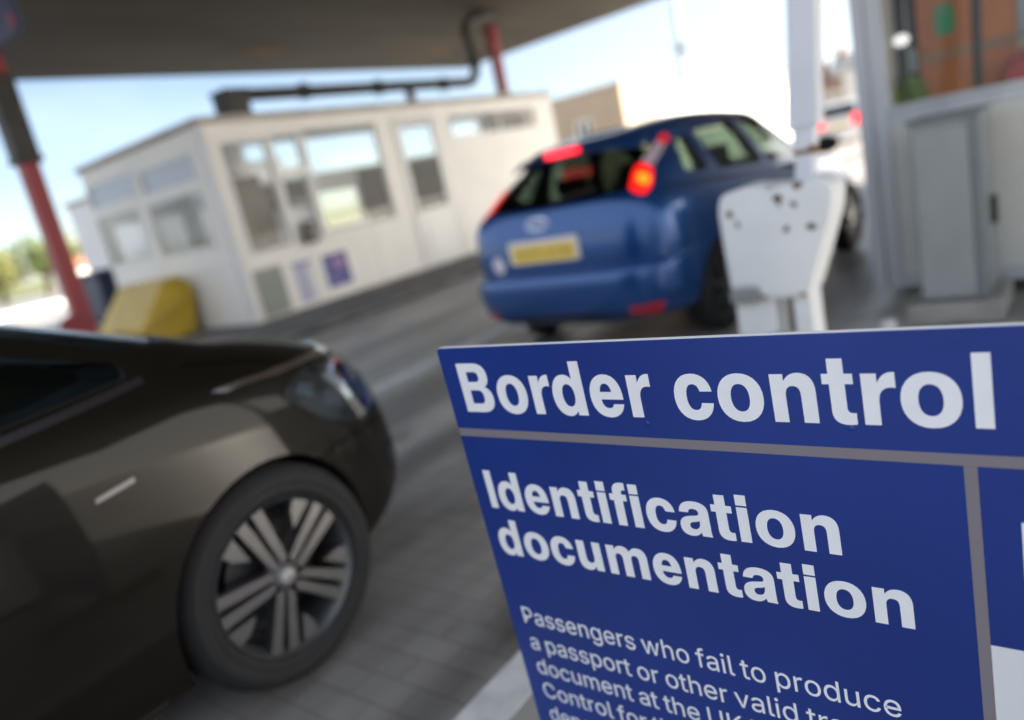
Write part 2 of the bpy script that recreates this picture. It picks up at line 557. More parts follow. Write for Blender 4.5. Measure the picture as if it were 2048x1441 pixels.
def wall(axis, at, thick, a0, a1, z0, z1, holes):
    """a slab in the plane axis=at..at+thick spanning a0..a1 and z0..z1 with rectangular holes (a0,a1,z0,z1)"""
    A = sorted({a0, a1, *[h[0] for h in holes], *[h[1] for h in holes]})
    Z = sorted({z0, z1, *[h[2] for h in holes], *[h[3] for h in holes]})
    A = [a for a in A if a0 <= a <= a1]
    Z = [z for z in Z if z0 <= z <= z1]
    def solid(i, j):
        if i < 0 or j < 0 or i >= len(A) - 1 or j >= len(Z) - 1:
            return False
        c, d = (A[i] + A[i + 1]) / 2, (Z[j] + Z[j + 1]) / 2
        return not any(h[0] < c < h[1] and h[2] < d < h[3] for h in holes)
    b = B()
    P = (lambda a, e, z: (e, a, z)) if axis == 'x' else (lambda a, e, z: (a, e, z))
    e0, e1 = at, at + thick
    for i in range(len(A) - 1):
        for j in range(len(Z) - 1):
            if not solid(i, j):
                continue
            p, q, r, t = A[i], A[i + 1], Z[j], Z[j + 1]
            for e in (e0, e1):
                b.add([P(p, e, r), P(q, e, r), P(q, e, t), P(p, e, t)], [(0, 1, 2, 3)])
            for (di, dj, u, w) in ((-1, 0, (p, r), (p, t)), (1, 0, (q, r), (q, t)), (0, -1, (p, r), (q, r)), (0, 1, (p, t), (q, t))):
                if not solid(i + di, j + dj):
                    b.add([P(u[0], e0, u[1]), P(w[0], e0, w[1]), P(w[0], e1, w[1]), P(u[0], e1, u[1])], [(0, 1, 2, 3)])
    return b

def window(parent, axis, at, a0, a1, z0, z1, fw=0.05, fd=0.07, name='window', frame=None, pane=None, vbars=(), hbars=()):
    """frame part with its pane as a sub-part; sits in a wall opening"""
    b = B()
    def bx(p0, p1, q0, q1, d=fd):
        if axis == 'x':
            b.box(at, at + d, p0, p1, q0, q1)
        else:
            b.box(p0, p1, at, at + d, q0, q1)
    bx(a0, a0 + fw, z0, z1)
    bx(a1 - fw, a1, z0, z1)
    bx(a0 + fw, a1 - fw, z0, z0 + fw)
    bx(a0 + fw, a1 - fw, z1 - fw, z1)
    for v in vbars:
        bx(v - fw / 2, v + fw / 2, z0 + fw, z1 - fw, fd * 0.92)
    for h in hbars:
        bx(a0 + fw, a1 - fw, h - fw / 2, h + fw / 2, fd * 0.86)
    f = b.out(name, frame or M['upvc'], parent)
    g = B()
    m = at + fd * 0.45
    if axis == 'x':
        g.box(m, m + 0.006, a0 + fw * 0.6, a1 - fw * 0.6, z0 + fw * 0.6, z1 - fw * 0.6)
    else:
        g.box(a0 + fw * 0.6, a1 - fw * 0.6, m, m + 0.006, z0 + fw * 0.6, z1 - fw * 0.6)
    g.out('pane', pane or M['pane'], f)
    return f

# ------------------------------------------------------------------ lettering (outlines drawn here, no font file)
BOLD = {
 'I': (278, ['M65 0 L222 0 L222 720 L65 720 Z']),
 'l': (278, ['M62 0 L220 0 L220 720 L62 720 Z']),
 'i': (278, ['M62 0 L220 0 L220 532 L62 532 Z', 'M62 562 L220 562 L220 720 L62 720 Z']),
 'o': (611, ['M34 266 C34 430 135 546 306 546 C477 546 578 430 578 266 C578 102 477 -14 306 -14 C135 -14 34 102 34 266 Z', 'M194 266 C194 172 232 106 306 106 C380 106 418 172 418 266 C418 360 380 426 306 426 C232 426 194 360 194 266 Z']),
 'n': (611, ['M64 0 L222 0 L222 290 C222 362 250 404 306 404 C362 404 389 374 389 300 L389 0 L548 0 L548 345 C548 465 490 546 375 546 C305 546 250 515 214 455 L214 532 L64 532 Z']),
 'r': (389, ['M64 0 L222 0 L222 240 C222 340 268 392 345 392 C362 392 375 390 388 388 L388 545 C380 546 372 546 365 546 C300 546 250 510 215 435 L215 532 L64 532 Z']),
 'd': (611, ['M548 0 L396 0 L396 62 C364 12 320 -14 258 -14 C120 -14 34 105 34 265 C34 425 120 546 250 546 C312 546 358 522 390 478 L390 720 L548 720 Z', 'M396 268 C396 355 360 420 294 420 C228 420 194 355 194 268 C194 180 228 114 294 114 C360 114 396 180 396 268 Z']),
 'e': (556, ['M524 222 L190 222 C194 150 228 106 288 106 C328 106 356 124 366 160 L518 160 C492 50 410 -14 286 -14 C128 -14 32 95 32 266 C32 430 130 546 282 546 C440 546 528 425 524 222 Z', 'M367 318 C360 390 330 428 282 428 C232 428 200 390 192 318 Z']),
 'c': (556, ['M522 336 L370 336 C362 392 334 422 288 422 C226 422 192 366 192 266 C192 168 226 110 288 110 C336 110 366 140 374 196 L524 196 C508 66 420 -14 284 -14 C130 -14 32 94 32 266 C32 438 130 546 284 546 C420 546 508 466 522 336 Z']),
 't': (340, ['M84 425 L14 425 L14 532 L84 532 L84 690 L242 690 L242 532 L326 532 L326 425 L242 425 L242 178 C242 132 260 118 298 118 C308 118 318 118 328 120 L328 0 C302 -6 276 -8 248 -8 C140 -8 84 36 84 140 Z']),
 'f': (322, ['M84 0 L242 0 L242 425 L318 425 L318 532 L242 532 L242 560 C242 596 258 610 294 610 C302 610 310 609 318 607 L318 726 C300 730 282 732 262 732 C148 732 84 680 84 570 L84 532 L14 532 L14 425 L84 425 Z']),
 'a': (556, ['M524 0 L370 0 C362 18 358 36 356 58 C318 12 268 -14 200 -14 C98 -14 32 44 32 142 C32 240 90 290 216 308 L300 320 C340 326 356 340 356 370 C356 406 328 428 280 428 C226 428 200 408 194 364 L46 364 C54 482 136 546 284 546 C432 546 512 486 512 380 L512 110 C512 60 514 26 524 0 Z', 'M356 246 C340 234 318 228 290 222 L256 216 C208 206 188 188 188 152 C188 116 212 96 252 96 C316 96 356 146 356 222 Z']),
 'u': (611, ['M548 532 L390 532 L390 242 C390 170 362 128 306 128 C250 128 223 158 223 232 L223 532 L64 532 L64 187 C64 67 122 -14 237 -14 C307 -14 362 17 398 77 L398 0 L548 0 Z']),
 'm': (889, ['M64 0 L222 0 L222 310 C222 370 246 404 292 404 C340 404 366 376 366 316 L366 0 L523 0 L523 310 C523 370 548 404 594 404 C642 404 668 376 668 316 L668 0 L826 0 L826 362 C826 480 770 546 664 546 C594 546 540 516 506 458 C480 516 430 546 362 546 C298 546 250 516 216 460 L216 532 L64 532 Z']),
 'B': (715, ['M70 0 L400 0 C560 0 652 72 652 200 C652 284 608 344 528 372 C590 402 624 452 624 524 C624 650 540 720 390 720 L70 720 Z', 'M232 596 L370 596 C430 596 458 572 458 522 C458 472 430 448 366 448 L232 448 Z', 'M232 326 L380 326 C448 326 480 298 480 226 C480 154 450 126 376 126 L232 126 Z']),
 ' ': (278, []),
}
LIGHT = {'0': '453|264,-7,227,-7,189,-7 157,3,130,24,103,45 83,74,69,113,55,152 48,199,48,254,48,309 55,356,69,395,83,434 104,464,130,484,157,505 189,516,227,516,264,516 296,505,323,484,350,464 370,434,384,395,398,356 405,309,405,254,405,199 398,152,384,113,370,74 350,45,323,24,297,3|202,50,227,50,252,50 273,58,290,74,308,90 321,113,330,144,339,174 344,211,344,254,344,297 339,334,330,365,321,395 308,419,290,435,273,451 252,460,227,460,202,460 180,451,163,435,146,419 132,395,123,365,114,334 109,297,109,254,109,211 114,174,123,144,132,113 146,90,163,74,180,58', '5': '453|254,-7,221,-7,191,-7 164,-1,140,11,116,23 97,39,83,60,69,81 61,104,60,130,81,130 101,130,122,130,124,115 129,101,138,89,147,77 159,67,173,60,188,53 204,50,221,50,242,50 260,55,276,64,292,74 305,87,314,104,323,121 328,141,328,162,328,184 323,204,314,221,304,238 291,252,275,262,258,272 239,277,218,277,201,277 184,274,167,268,151,263 138,255,128,246,108,248 88,250,67,253,77,338 86,423,96,509,186,509 276,509,366,509,366,490 366,471,366,452,294,452 222,452,151,452,145,402 139,352,134,301,135,301 135,301,136,301,147,311 161,319,178,325,194,331 211,334,229,334,253,334 274,329,294,321,313,313 331,301,345,285,359,270 371,252,379,231,387,210 391,188,391,163,391,130 384,101,369,76,354,50 334,30,309,15,283,1', 'B': '456|122,0,60,0,60,170 60,339,60,509,120,509 181,509,241,509,276,509 306,503,329,491,352,479 369,462,381,442,392,422 398,399,398,374,398,352 394,334,387,320,379,306 369,294,356,286,344,277 330,271,315,267,315,265 315,264,315,262,331,261 347,255,363,245,379,235 392,221,402,203,413,185 418,163,418,136,418,111 412,87,400,67,388,46 370,30,344,18,319,6 287,0,247,0,184,0|125,115,125,57,165,57 205,57,245,57,284,57 313,65,330,80,347,95 355,114,355,137,355,154 351,170,342,184,334,198 321,209,306,218,290,227 271,231,248,231,207,231 166,231,125,231,125,173|125,341,125,285,162,285 200,285,238,285,257,285 273,289,288,296,303,303 315,313,323,326,332,339 336,355,336,372,336,395 328,414,313,429,297,444 273,452,240,452,202,452 163,452,125,452,125,396', 'C': '510|293,-7,267,-7,223,-7 184,4,150,25,116,46 89,76,70,115,50,154 40,201,40,254,40,308 50,354,70,393,89,432 116,462,150,484,184,505 223,516,267,516,293,516 317,512,340,504,363,497 384,486,402,471,420,457 436,439,448,418,460,398 468,374,473,348,451,348 430,348,408,348,404,366 398,381,389,395,381,408 370,419,357,428,345,438 331,444,315,449,300,454 284,456,267,456,236,456 208,448,184,432,159,417 139,394,125,364,111,334 103,297,103,254,103,211 111,175,125,145,140,115 159,92,184,76,209,61 236,53,267,53,284,53 300,55,315,60,331,65 345,71,357,81,370,90 381,101,389,114,398,128 404,143,408,160,430,160 451,160,473,160,469,135 460,111,448,91,436,70 421,52,402,38,384,23 363,12,341,5,318,-3', 'E': '419|165,0,60,0,60,170 60,339,60,509,164,509 268,509,372,509,372,490 372,471,372,452,290,452 207,452,125,452,125,396 125,341,125,286,202,286 278,286,355,286,355,267 355,248,355,229,278,229 202,229,125,229,125,172 125,114,125,57,208,57 292,57,375,57,375,38 375,19,375,0,270,0', 'G': '520|309,-7,269,-7,223,-7 184,4,149,25,115,46 88,77,69,116,50,155 40,201,40,254,40,308 50,354,69,393,88,432 115,462,149,484,183,505 221,516,265,516,292,516 317,512,340,504,364,496 385,484,403,469,422,454 437,437,449,416,461,396 470,373,474,349,452,349 430,349,408,349,403,365 396,380,387,393,379,406 368,417,356,427,344,436 330,444,315,448,300,453 283,456,265,456,235,456 208,448,183,432,159,417 139,394,125,364,111,334 103,297,103,254,103,211 111,175,125,145,140,115 159,92,184,76,209,61 237,53,269,53,297,53 323,59,345,71,367,83 384,101,396,123,409,146 415,172,415,202,421,201 428,200,434,199,384,199 333,199,283,199,283,218 283,237,283,256,348,256 413,256,478,256,478,237 478,219,478,200,478,158 469,122,451,91,433,60 408,36,377,19,345,2', 'H': '517|82,0,60,0,60,170 60,339,60,509,82,509 103,509,125,509,125,435 125,362,125,289,214,289 303,289,392,289,392,362 392,435,392,509,414,509 435,509,457,509,457,339 457,170,457,0,435,0 414,0,392,0,392,77 392,155,392,232,303,232 214,232,125,232,125,155 125,77,125,0,103,0', 'K': '467|146,189,104,145,104,169 104,193,104,216,116,232 128,247,139,261,151,275 162,290,174,303,187,317 199,331,212,344,262,399 313,454,364,509,392,509 420,509,448,509,376,431 304,353,231,276,230,276 229,276,228,276,187,233|82,0,60,0,60,170 60,339,60,509,82,509 103,509,125,509,125,451 125,392,125,334,124,298 124,261,124,225,124,214 124,204,125,193,125,129 125,64,125,0,103,0|398,0,372,0,311,86 249,173,188,259,201,276 215,293,228,309,302,206 375,103,449,0,423,0', 'L': '393|160,0,60,0,60,170 60,339,60,509,82,509 103,509,125,509,125,358 125,208,125,57,203,57 282,57,361,57,361,38 361,19,361,0,261,0', 'M': '628|81,0,60,0,60,170 60,339,60,509,91,509 121,509,152,509,193,402 235,294,277,187,280,180 284,170,287,159,291,148 295,136,299,123,303,110 307,97,311,84,315,71 319,59,322,49,317,49 312,49,307,49,310,59 314,70,318,83,322,95 326,108,330,121,334,134 338,147,342,158,346,170 349,179,352,187,394,294 435,402,476,509,507,509 537,509,568,509,568,339 568,170,568,0,547,0 525,0,504,0,504,97 504,194,504,291,504,302 504,314,504,327,505,340 505,354,505,369,505,383 506,398,506,413,506,428 507,443,507,457,509,457 511,457,513,457,508,441 503,426,498,409,492,393 487,378,482,363,477,348 472,334,467,322,463,309 459,299,456,291,418,194 380,97,342,0,323,0 305,0,286,0,248,97 209,194,170,291,167,299 163,309,159,321,155,333 150,346,145,361,140,376 135,391,129,408,124,424 118,441,112,457,114,457 117,457,119,457,119,444 120,431,120,416,120,401 121,387,121,372,121,357 121,342,122,328,122,315 122,302,122,291,122,194 122,97,122,0,101,0', 'N': '523|82,0,60,0,60,170 60,339,60,509,85,509 111,509,136,509,205,400 274,291,343,183,349,174 355,164,363,151,370,138 379,123,388,107,396,90 405,73,414,55,411,55 408,54,405,54,403,72 401,90,401,108,400,126 399,142,399,157,399,172 399,185,399,195,399,300 399,404,399,509,420,509 442,509,463,509,463,339 463,170,463,0,438,0 412,0,387,0,325,97 264,193,202,290,194,303 186,316,177,331,169,345 159,362,148,381,137,400 123,424,108,452,111,453 115,453,119,454,120,428 121,405,122,384,123,362 124,344,124,328,125,312 125,300,125,291,125,194 125,97,125,0,103,0', 'P': '445|82,0,60,0,60,170 60,339,60,509,118,509 177,509,235,509,274,509 307,502,332,487,358,473 377,454,390,430,402,405 409,378,409,348,409,317 402,290,390,265,377,241 358,222,332,207,307,193 274,186,235,186,193,186 151,186,109,186,109,205 109,224,109,242,150,242 191,242,233,242,259,242 281,247,297,256,313,265 325,278,333,294,341,310 344,328,344,348,344,368 341,386,333,402,325,417 313,430,297,439,280,448 259,452,232,452,196,452 160,452,125,452,125,301 125,151,125,0,103,0', 'U': '517|299,-8,259,-8,219,-8 184,0,154,15,124,31 101,53,85,80,68,107 60,138,60,173,60,285 60,397,60,509,81,509 103,509,124,509,124,399 124,288,124,178,124,154 130,132,141,113,152,94 167,79,187,68,207,57 231,52,259,52,287,52 311,57,331,68,351,79 366,94,377,113,387,132 393,154,393,178,393,288 393,399,393,509,414,509 436,509,457,509,457,397 457,285,457,173,457,138 449,107,433,80,416,53 393,31,363,15,334,0', 'a': '389|182,-9,160,-9,136,-9 114,-4,94,5,75,14 59,27,48,45,36,62 30,83,30,108,30,130 35,147,43,161,52,175 63,185,78,193,92,201 108,207,125,211,143,215 160,218,178,220,201,223 219,225,234,227,248,228 258,231,265,235,272,239 276,245,276,255,276,255 276,256,276,257,276,272 273,286,267,297,261,308 252,316,240,322,228,328 213,331,196,331,178,331 162,328,149,322,136,317 126,309,118,301,110,292 104,283,100,274,80,280 61,285,41,291,50,314 62,332,79,346,95,360 113,369,133,375,153,381 173,384,194,384,208,384 223,383,239,379,255,376 271,370,286,360,301,351 313,338,322,320,332,303 337,280,337,251,337,168 337,84,337,0,317,0 297,0,277,0,277,17 277,35,277,52,275,52 274,52,272,52,268,43 261,34,252,25,243,15 230,7,215,1,200,-5|155,45,170,45,193,45 212,50,228,59,243,68 255,79,263,93,271,107 276,122,276,138,276,155 276,173,276,190,273,187 268,184,259,182,251,180 242,178,231,176,221,174 210,172,200,171,190,170 182,169,175,168,161,166 147,163,134,159,121,154 111,148,103,139,96,131 92,119,92,105,92,92 95,81,102,72,109,63 118,57,130,52,142,48', 'c': '396|226,-8,207,-8,173,-8 143,0,117,16,91,33 71,56,56,85,41,114 34,149,34,187,34,227 41,262,56,291,71,321 91,343,117,360,143,376 173,384,207,384,226,384 243,382,260,377,276,372 292,365,305,356,319,347 330,335,340,322,350,309 357,294,362,277,342,272 322,267,303,262,300,272 296,281,290,289,285,297 278,305,270,311,262,317 253,322,242,325,232,328 220,330,207,330,182,330 161,323,145,310,129,297 116,280,108,258,100,237 96,213,96,187,96,162 100,139,108,117,116,96 129,79,145,66,161,53 182,46,207,46,220,46 232,48,243,52,253,55 263,60,271,66,279,72 286,80,292,89,297,97 301,107,304,117,324,112 343,107,363,102,358,85 351,70,341,56,332,43 320,31,306,21,293,12 277,4,261,-1,244,-6', 'd': '424|219,-8,195,-8,164,-8 136,0,111,16,87,32 68,55,55,84,41,114 34,149,34,189,34,229 41,263,55,293,69,322 88,345,112,361,136,376 164,384,196,384,219,384 238,381,253,373,268,365 279,356,287,346,296,336 302,327,306,319,308,319 309,319,311,319,311,382 311,446,311,509,331,509 351,509,372,509,372,339 372,170,372,0,352,0 332,0,313,0,313,20 313,39,313,59,311,59 309,59,307,59,302,51 295,42,287,31,278,21 267,12,252,4,238,-4|181,47,205,47,227,47 247,53,263,65,279,77 291,94,299,115,308,136 312,161,312,189,312,217 308,242,300,263,292,284 279,300,263,312,247,324 228,330,205,330,181,330 161,324,145,311,129,299 116,282,108,261,100,240 96,216,96,189,96,162 100,138,109,117,117,95 129,78,145,66,161,53', 'e': '404|238,-8,212,-8,175,-8 143,0,117,16,90,33 70,56,56,85,41,114 34,148,34,187,34,226 41,260,55,290,69,319 89,343,115,359,141,376 171,384,205,384,226,384 246,381,266,374,285,367 303,356,319,341,335,326 348,306,357,282,366,258 371,228,371,194,371,186 371,178,371,169,272,169 174,169,75,169,75,187 75,204,75,221,163,221 250,221,338,221,329,215 319,208,310,202,310,227 306,249,298,269,290,288 278,303,263,314,247,325 228,330,205,330,182,330 163,325,146,313,130,302 118,288,109,270,100,251 96,232,96,211,96,200 96,189,96,178,96,150 101,126,110,106,120,87 134,72,151,61,168,51 189,46,212,46,228,46 241,48,254,53,266,57 277,64,285,73,294,82 301,93,306,105,325,101 345,96,365,91,359,71 349,54,335,39,321,24 303,13,283,4,262,-4', 'f': '254|154,379,228,379,228,362 228,344,228,327,154,327 80,327,6,327,6,344 6,362,6,379,80,379|101,0,81,0,81,144 81,288,81,432,81,453 86,471,96,486,106,500 119,511,135,519,152,526 169,530,187,530,201,530 213,529,222,527,232,525 238,523,243,521,238,503 233,486,227,468,224,470 220,471,215,472,210,473 203,474,195,474,176,474 163,469,154,460,146,451 142,437,142,419,142,279 142,140,142,0,121,0', 'g': '425|238,-151,207,-151,179,-151 155,-147,134,-140,113,-132 96,-123,82,-110,69,-98 58,-84,51,-69,67,-60 84,-50,101,-41,107,-49 113,-57,122,-66,130,-75 141,-82,154,-88,168,-94 186,-97,207,-97,238,-97 263,-90,282,-75,302,-60 311,-37,311,-6,311,19 311,44,311,68,310,68 308,68,306,68,301,60 295,51,287,41,278,32 267,23,252,16,238,8 219,5,195,5,164,5 137,12,113,27,88,41 69,62,55,90,41,118 34,152,34,191,34,230 41,264,55,293,69,322 88,345,112,361,137,376 165,384,196,384,220,384 239,381,253,373,268,365 280,356,288,346,297,336 303,327,308,319,309,319 311,319,313,319,313,339 313,359,313,379,333,379 353,379,372,379,372,250 372,121,372,-9,372,-42 365,-69,350,-90,335,-111 316,-126,291,-136,266,-146|181,59,205,59,228,59 248,64,264,75,280,86 292,101,300,121,308,141 312,165,312,193,312,220 308,243,300,264,292,284 280,301,264,312,248,324 228,330,205,330,181,330 161,324,145,312,129,299 117,283,109,262,100,242 96,219,96,193,96,166 100,143,109,123,117,103 129,87,145,76,162,65', 'h': '410|114,249,114,227,114,151 114,76,114,0,93,0 73,0,53,0,53,170 53,339,53,509,73,509 93,509,114,509,114,435 114,361,114,287,110,287 106,287,102,287,114,322 131,347,152,362,174,377 199,384,227,384,253,384 276,379,295,369,315,358 330,342,341,321,352,299 357,273,357,240,357,160 357,80,357,0,337,0 316,0,296,0,296,78 296,157,296,235,296,265 288,288,273,304,258,321 237,329,210,329,192,329 175,325,161,317,146,309 135,298,126,283,118,267', 'i': '167|73,0,53,0,53,126 53,253,53,379,73,379 93,379,114,379,114,253 114,126,114,0,93,0|95,443,84,443,72,443 62,447,54,455,45,462 41,472,41,483,41,494 45,504,54,512,62,520 72,524,84,524,95,524 106,520,114,512,122,504 126,494,126,483,126,472 122,462,114,455,106,447', 'l': '189|147,-2,139,-2,110,-2 88,5,74,20,60,35 53,57,53,84,53,226 53,367,53,509,73,509 93,509,114,509,114,372 114,235,114,99,114,81 116,69,120,62,125,55 133,52,146,52,152,52 157,52,160,53,164,53 167,54,170,54,173,37 177,20,181,3,175,1 169,0,162,-1,154,-2', 'm': '610|73,0,53,0,53,126 53,253,53,379,72,379 92,379,112,379,112,351 112,323,112,295,111,295 109,295,108,295,113,316 121,332,132,346,144,359 157,369,172,376,187,383 203,386,219,386,247,386 270,378,287,361,305,344 316,322,321,295,318,295 315,295,312,295,317,313 325,329,337,343,349,357 364,367,381,375,398,382 416,386,437,386,459,386 479,381,497,372,515,362 530,348,541,328,551,309 557,285,557,255,557,170 557,85,557,0,536,0 516,0,496,0,496,85 496,169,496,254,496,281 488,301,473,313,457,325 439,330,419,330,402,330 387,327,374,320,362,313 352,303,345,290,339,278 335,263,335,247,335,165 335,82,335,0,315,0 295,0,274,0,274,87 274,173,274,260,274,281 267,298,253,311,239,324 221,330,199,330,185,330 171,327,158,320,144,313 134,303,126,289,118,276 114,258,114,238,114,159 114,79,114,0,93,0', 'n': '410|114,249,114,227,114,151 114,76,114,0,93,0 73,0,53,0,53,126 53,253,53,379,72,379 92,379,112,379,112,349 112,318,112,287,109,287 106,287,102,287,114,322 131,347,152,362,174,377 199,384,227,384,253,384 276,379,295,369,314,358 330,342,341,321,352,299 357,273,357,240,357,160 357,80,357,0,337,0 316,0,296,0,296,78 296,157,296,235,296,265 288,288,273,304,258,321 237,329,210,329,192,329 175,325,161,317,146,309 135,298,126,283,118,267', 'o': '415|242,-8,207,-8,173,-8 143,0,117,16,91,33 71,56,56,85,41,114 34,149,34,187,34,227 41,262,56,291,71,321 91,343,117,360,143,376 173,384,207,384,242,384 273,376,299,360,325,343 345,321,359,291,374,262 381,227,381,187,381,149 374,114,359,85,345,56 325,33,299,16,273,0|182,46,207,46,233,46 254,53,270,66,287,79 299,96,307,117,315,139 319,162,319,187,319,213 315,236,307,258,299,280 287,297,270,310,254,323 233,330,207,330,182,330 161,323,145,310,129,297 116,280,108,258,100,237 96,213,96,187,96,162 100,139,108,117,116,96 129,79,145,66,161,53', 'p': '424|73,-143,53,-143,53,31 53,205,53,379,72,379 92,379,112,379,112,359 112,339,112,319,114,319 116,319,118,319,123,327 129,336,137,346,145,356 157,365,171,373,186,381 205,384,229,384,261,384 289,376,313,361,337,345 356,322,370,293,383,263 390,229,390,189,390,149 383,114,370,84,356,55 337,32,313,16,289,0 261,-8,229,-8,206,-8 187,-4,173,4,158,12 146,21,138,31,130,42 123,51,118,59,117,59 115,59,114,59,114,-8 114,-76,114,-143,93,-143|197,47,220,47,244,47 263,53,279,66,295,78 308,95,316,117,324,138 328,162,328,189,328,216 324,240,316,261,308,282 296,299,280,311,264,324 244,330,220,330,197,330 177,324,161,312,145,300 133,284,125,263,117,242 113,217,113,189,113,161 117,136,125,115,133,94 146,77,162,65,178,53', 'r': '259|73,0,53,0,53,126 53,253,53,379,72,379 92,379,112,379,112,360 112,340,112,321,113,321 114,321,115,321,122,340 135,355,152,367,170,379 190,385,213,385,218,385 223,385,229,384,235,384 240,384,243,384,243,363 243,343,243,322,242,323 237,323,230,324,223,325 215,326,207,326,189,326 173,322,159,315,145,307 134,297,126,284,118,270 114,255,114,237,114,158 114,79,114,0,93,0', 's': '365|211,-8,182,-8,156,-8 133,-4,112,3,92,11 75,23,62,38,49,53 40,72,36,94,55,98 74,102,94,107,99,86 109,70,124,60,139,50 158,45,181,45,208,45 229,51,244,62,260,74 268,87,268,103,268,116 263,127,254,136,245,144 231,151,212,155,191,160 170,165,149,170,115,178 89,191,72,208,55,225 47,247,47,274,47,296 53,315,65,332,77,348 94,361,115,370,136,380 160,384,187,384,213,384 235,380,254,372,272,365 287,353,299,339,310,325 319,309,324,290,305,286 287,281,268,277,263,292 255,304,243,316,230,327 212,333,187,333,165,333 146,327,131,317,116,306 109,293,109,277,109,263 114,252,124,243,134,235 150,228,172,223,191,218 210,214,229,209,264,201 290,188,306,171,323,154 331,133,331,107,331,84 325,64,312,47,300,30 282,16,260,6,237,-3', 't': '227|138,379,204,379,204,362 204,344,204,327,138,327 72,327,6,327,6,344 6,362,6,379,72,379|65,345,65,471,85,471 106,471,126,471,126,347 126,222,126,98,126,81 129,69,136,61,143,54 154,50,170,50,174,50 179,50,185,51,191,52 197,53,202,54,206,36 209,19,213,2,207,0 200,-2,192,-3,184,-4 176,-4,168,-4,136,-4 110,4,92,21,74,38 65,62,65,93,65,219', 'u': '410|211,-5,182,-5,157,-5 134,0,115,11,95,21 80,37,69,59,58,80 53,107,53,139,53,219 53,299,53,379,73,379 93,379,114,379,114,301 114,222,114,144,114,114 121,91,137,75,152,58 173,50,200,50,218,50 235,54,249,62,264,70 275,81,283,97,292,112 296,131,296,153,296,228 296,304,296,379,316,379 337,379,357,379,357,253 357,126,357,0,337,0 318,0,298,0,298,31 298,61,298,92,301,92 304,92,307,92,295,57 279,32,257,17,235,2', 'v': '389|184,0,163,0,114,126 66,253,17,379,40,379 62,379,84,379,111,305 138,230,165,155,174,132 181,110,187,87,193,64 199,42,206,21,198,21 191,21,184,21,191,42 197,64,203,87,209,110 216,132,224,155,251,230 278,305,305,379,327,379 349,379,371,379,323,253 275,126,226,0,205,0', 'w': '567|158,0,138,0,99,126 61,253,23,379,44,379 66,379,87,379,103,324 118,269,133,214,140,191 147,165,154,137,161,108 168,76,175,41,172,41 168,41,165,41,172,75 179,106,186,135,193,163 199,190,206,214,221,269 237,324,252,379,273,379 295,379,316,379,332,324 347,269,362,214,368,190 375,164,382,136,388,107 395,76,402,41,399,41 395,41,391,41,399,75 406,107,413,135,420,164 427,190,434,214,449,269 465,324,480,379,502,379 523,379,545,379,506,253 468,126,429,0,409,0 389,0,368,0,352,57 335,114,319,172,314,189 309,207,305,225,300,243 295,261,291,280,286,299 281,318,277,338,281,338 286,338,291,338,286,319 281,299,277,280,272,261 267,243,263,225,258,206 253,189,248,172,231,114 215,57,199,0,178,0'}

def bez(a, b, c, d, n=7):
    out = []
    for i in range(1, n + 1):
        t = i / n
        out.append(tuple((1 - t) ** 3 * a[k] + 3 * t * (1 - t) ** 2 * b[k] + 3 * t * t * (1 - t) * c[k] + t ** 3 * d[k] for k in (0, 1)))
    return out

def bold_glyph(ch):
    adv, paths = BOLD[ch]
    res = []
    for p in paths:
        tk = p.replace('M', ' M ').replace('L', ' L ').replace('C', ' C ').replace('Z', ' Z ').split()
        pts, i = [], 0
        while i < len(tk):
            c = tk[i]
            i += 1
            if c in 'ML':
                pts.append((float(tk[i]), float(tk[i + 1])))
                i += 2
            elif c == 'C':
                q = [(float(tk[i + j]), float(tk[i + j + 1])) for j in (0, 2, 4)]
                i += 6
                pts += bez(pts[-1], *q)
        if pts[0] == pts[-1]:
            pts.pop()
        res.append(pts)
    return adv, res

def light_glyph(ch):
    if ch == ' ':
        return 150, []
    q = LIGHT[ch].split('|')
    res = []
    for sp in q[1:]:
        bp = [tuple(map(float, s.split(','))) for s in sp.split(' ')]
        pts = []
        for i, p in enumerate(bp):
            n = bp[(i + 1) % len(bp)]
            a, b, c, d = (p[2], p[3]), (p[4], p[5]), (n[0], n[1]), (n[2], n[3])
            ln = max(1e-6, math.hypot(d[0] - a[0], d[1] - a[1]))
            dev = max(abs((q_[0] - a[0]) * (d[1] - a[1]) - (q_[1] - a[1]) * (d[0] - a[0])) / ln for q_ in (b, c))
            pts += [d] if dev < 1.5 else bez(a, b, c, d, 4)
        clean = [p for k, p in enumerate(pts) if math.hypot(p[0] - pts[k - 1][0], p[1] - pts[k - 1][1]) > 0.5]
        res.append(clean)
    return float(q[0]), res

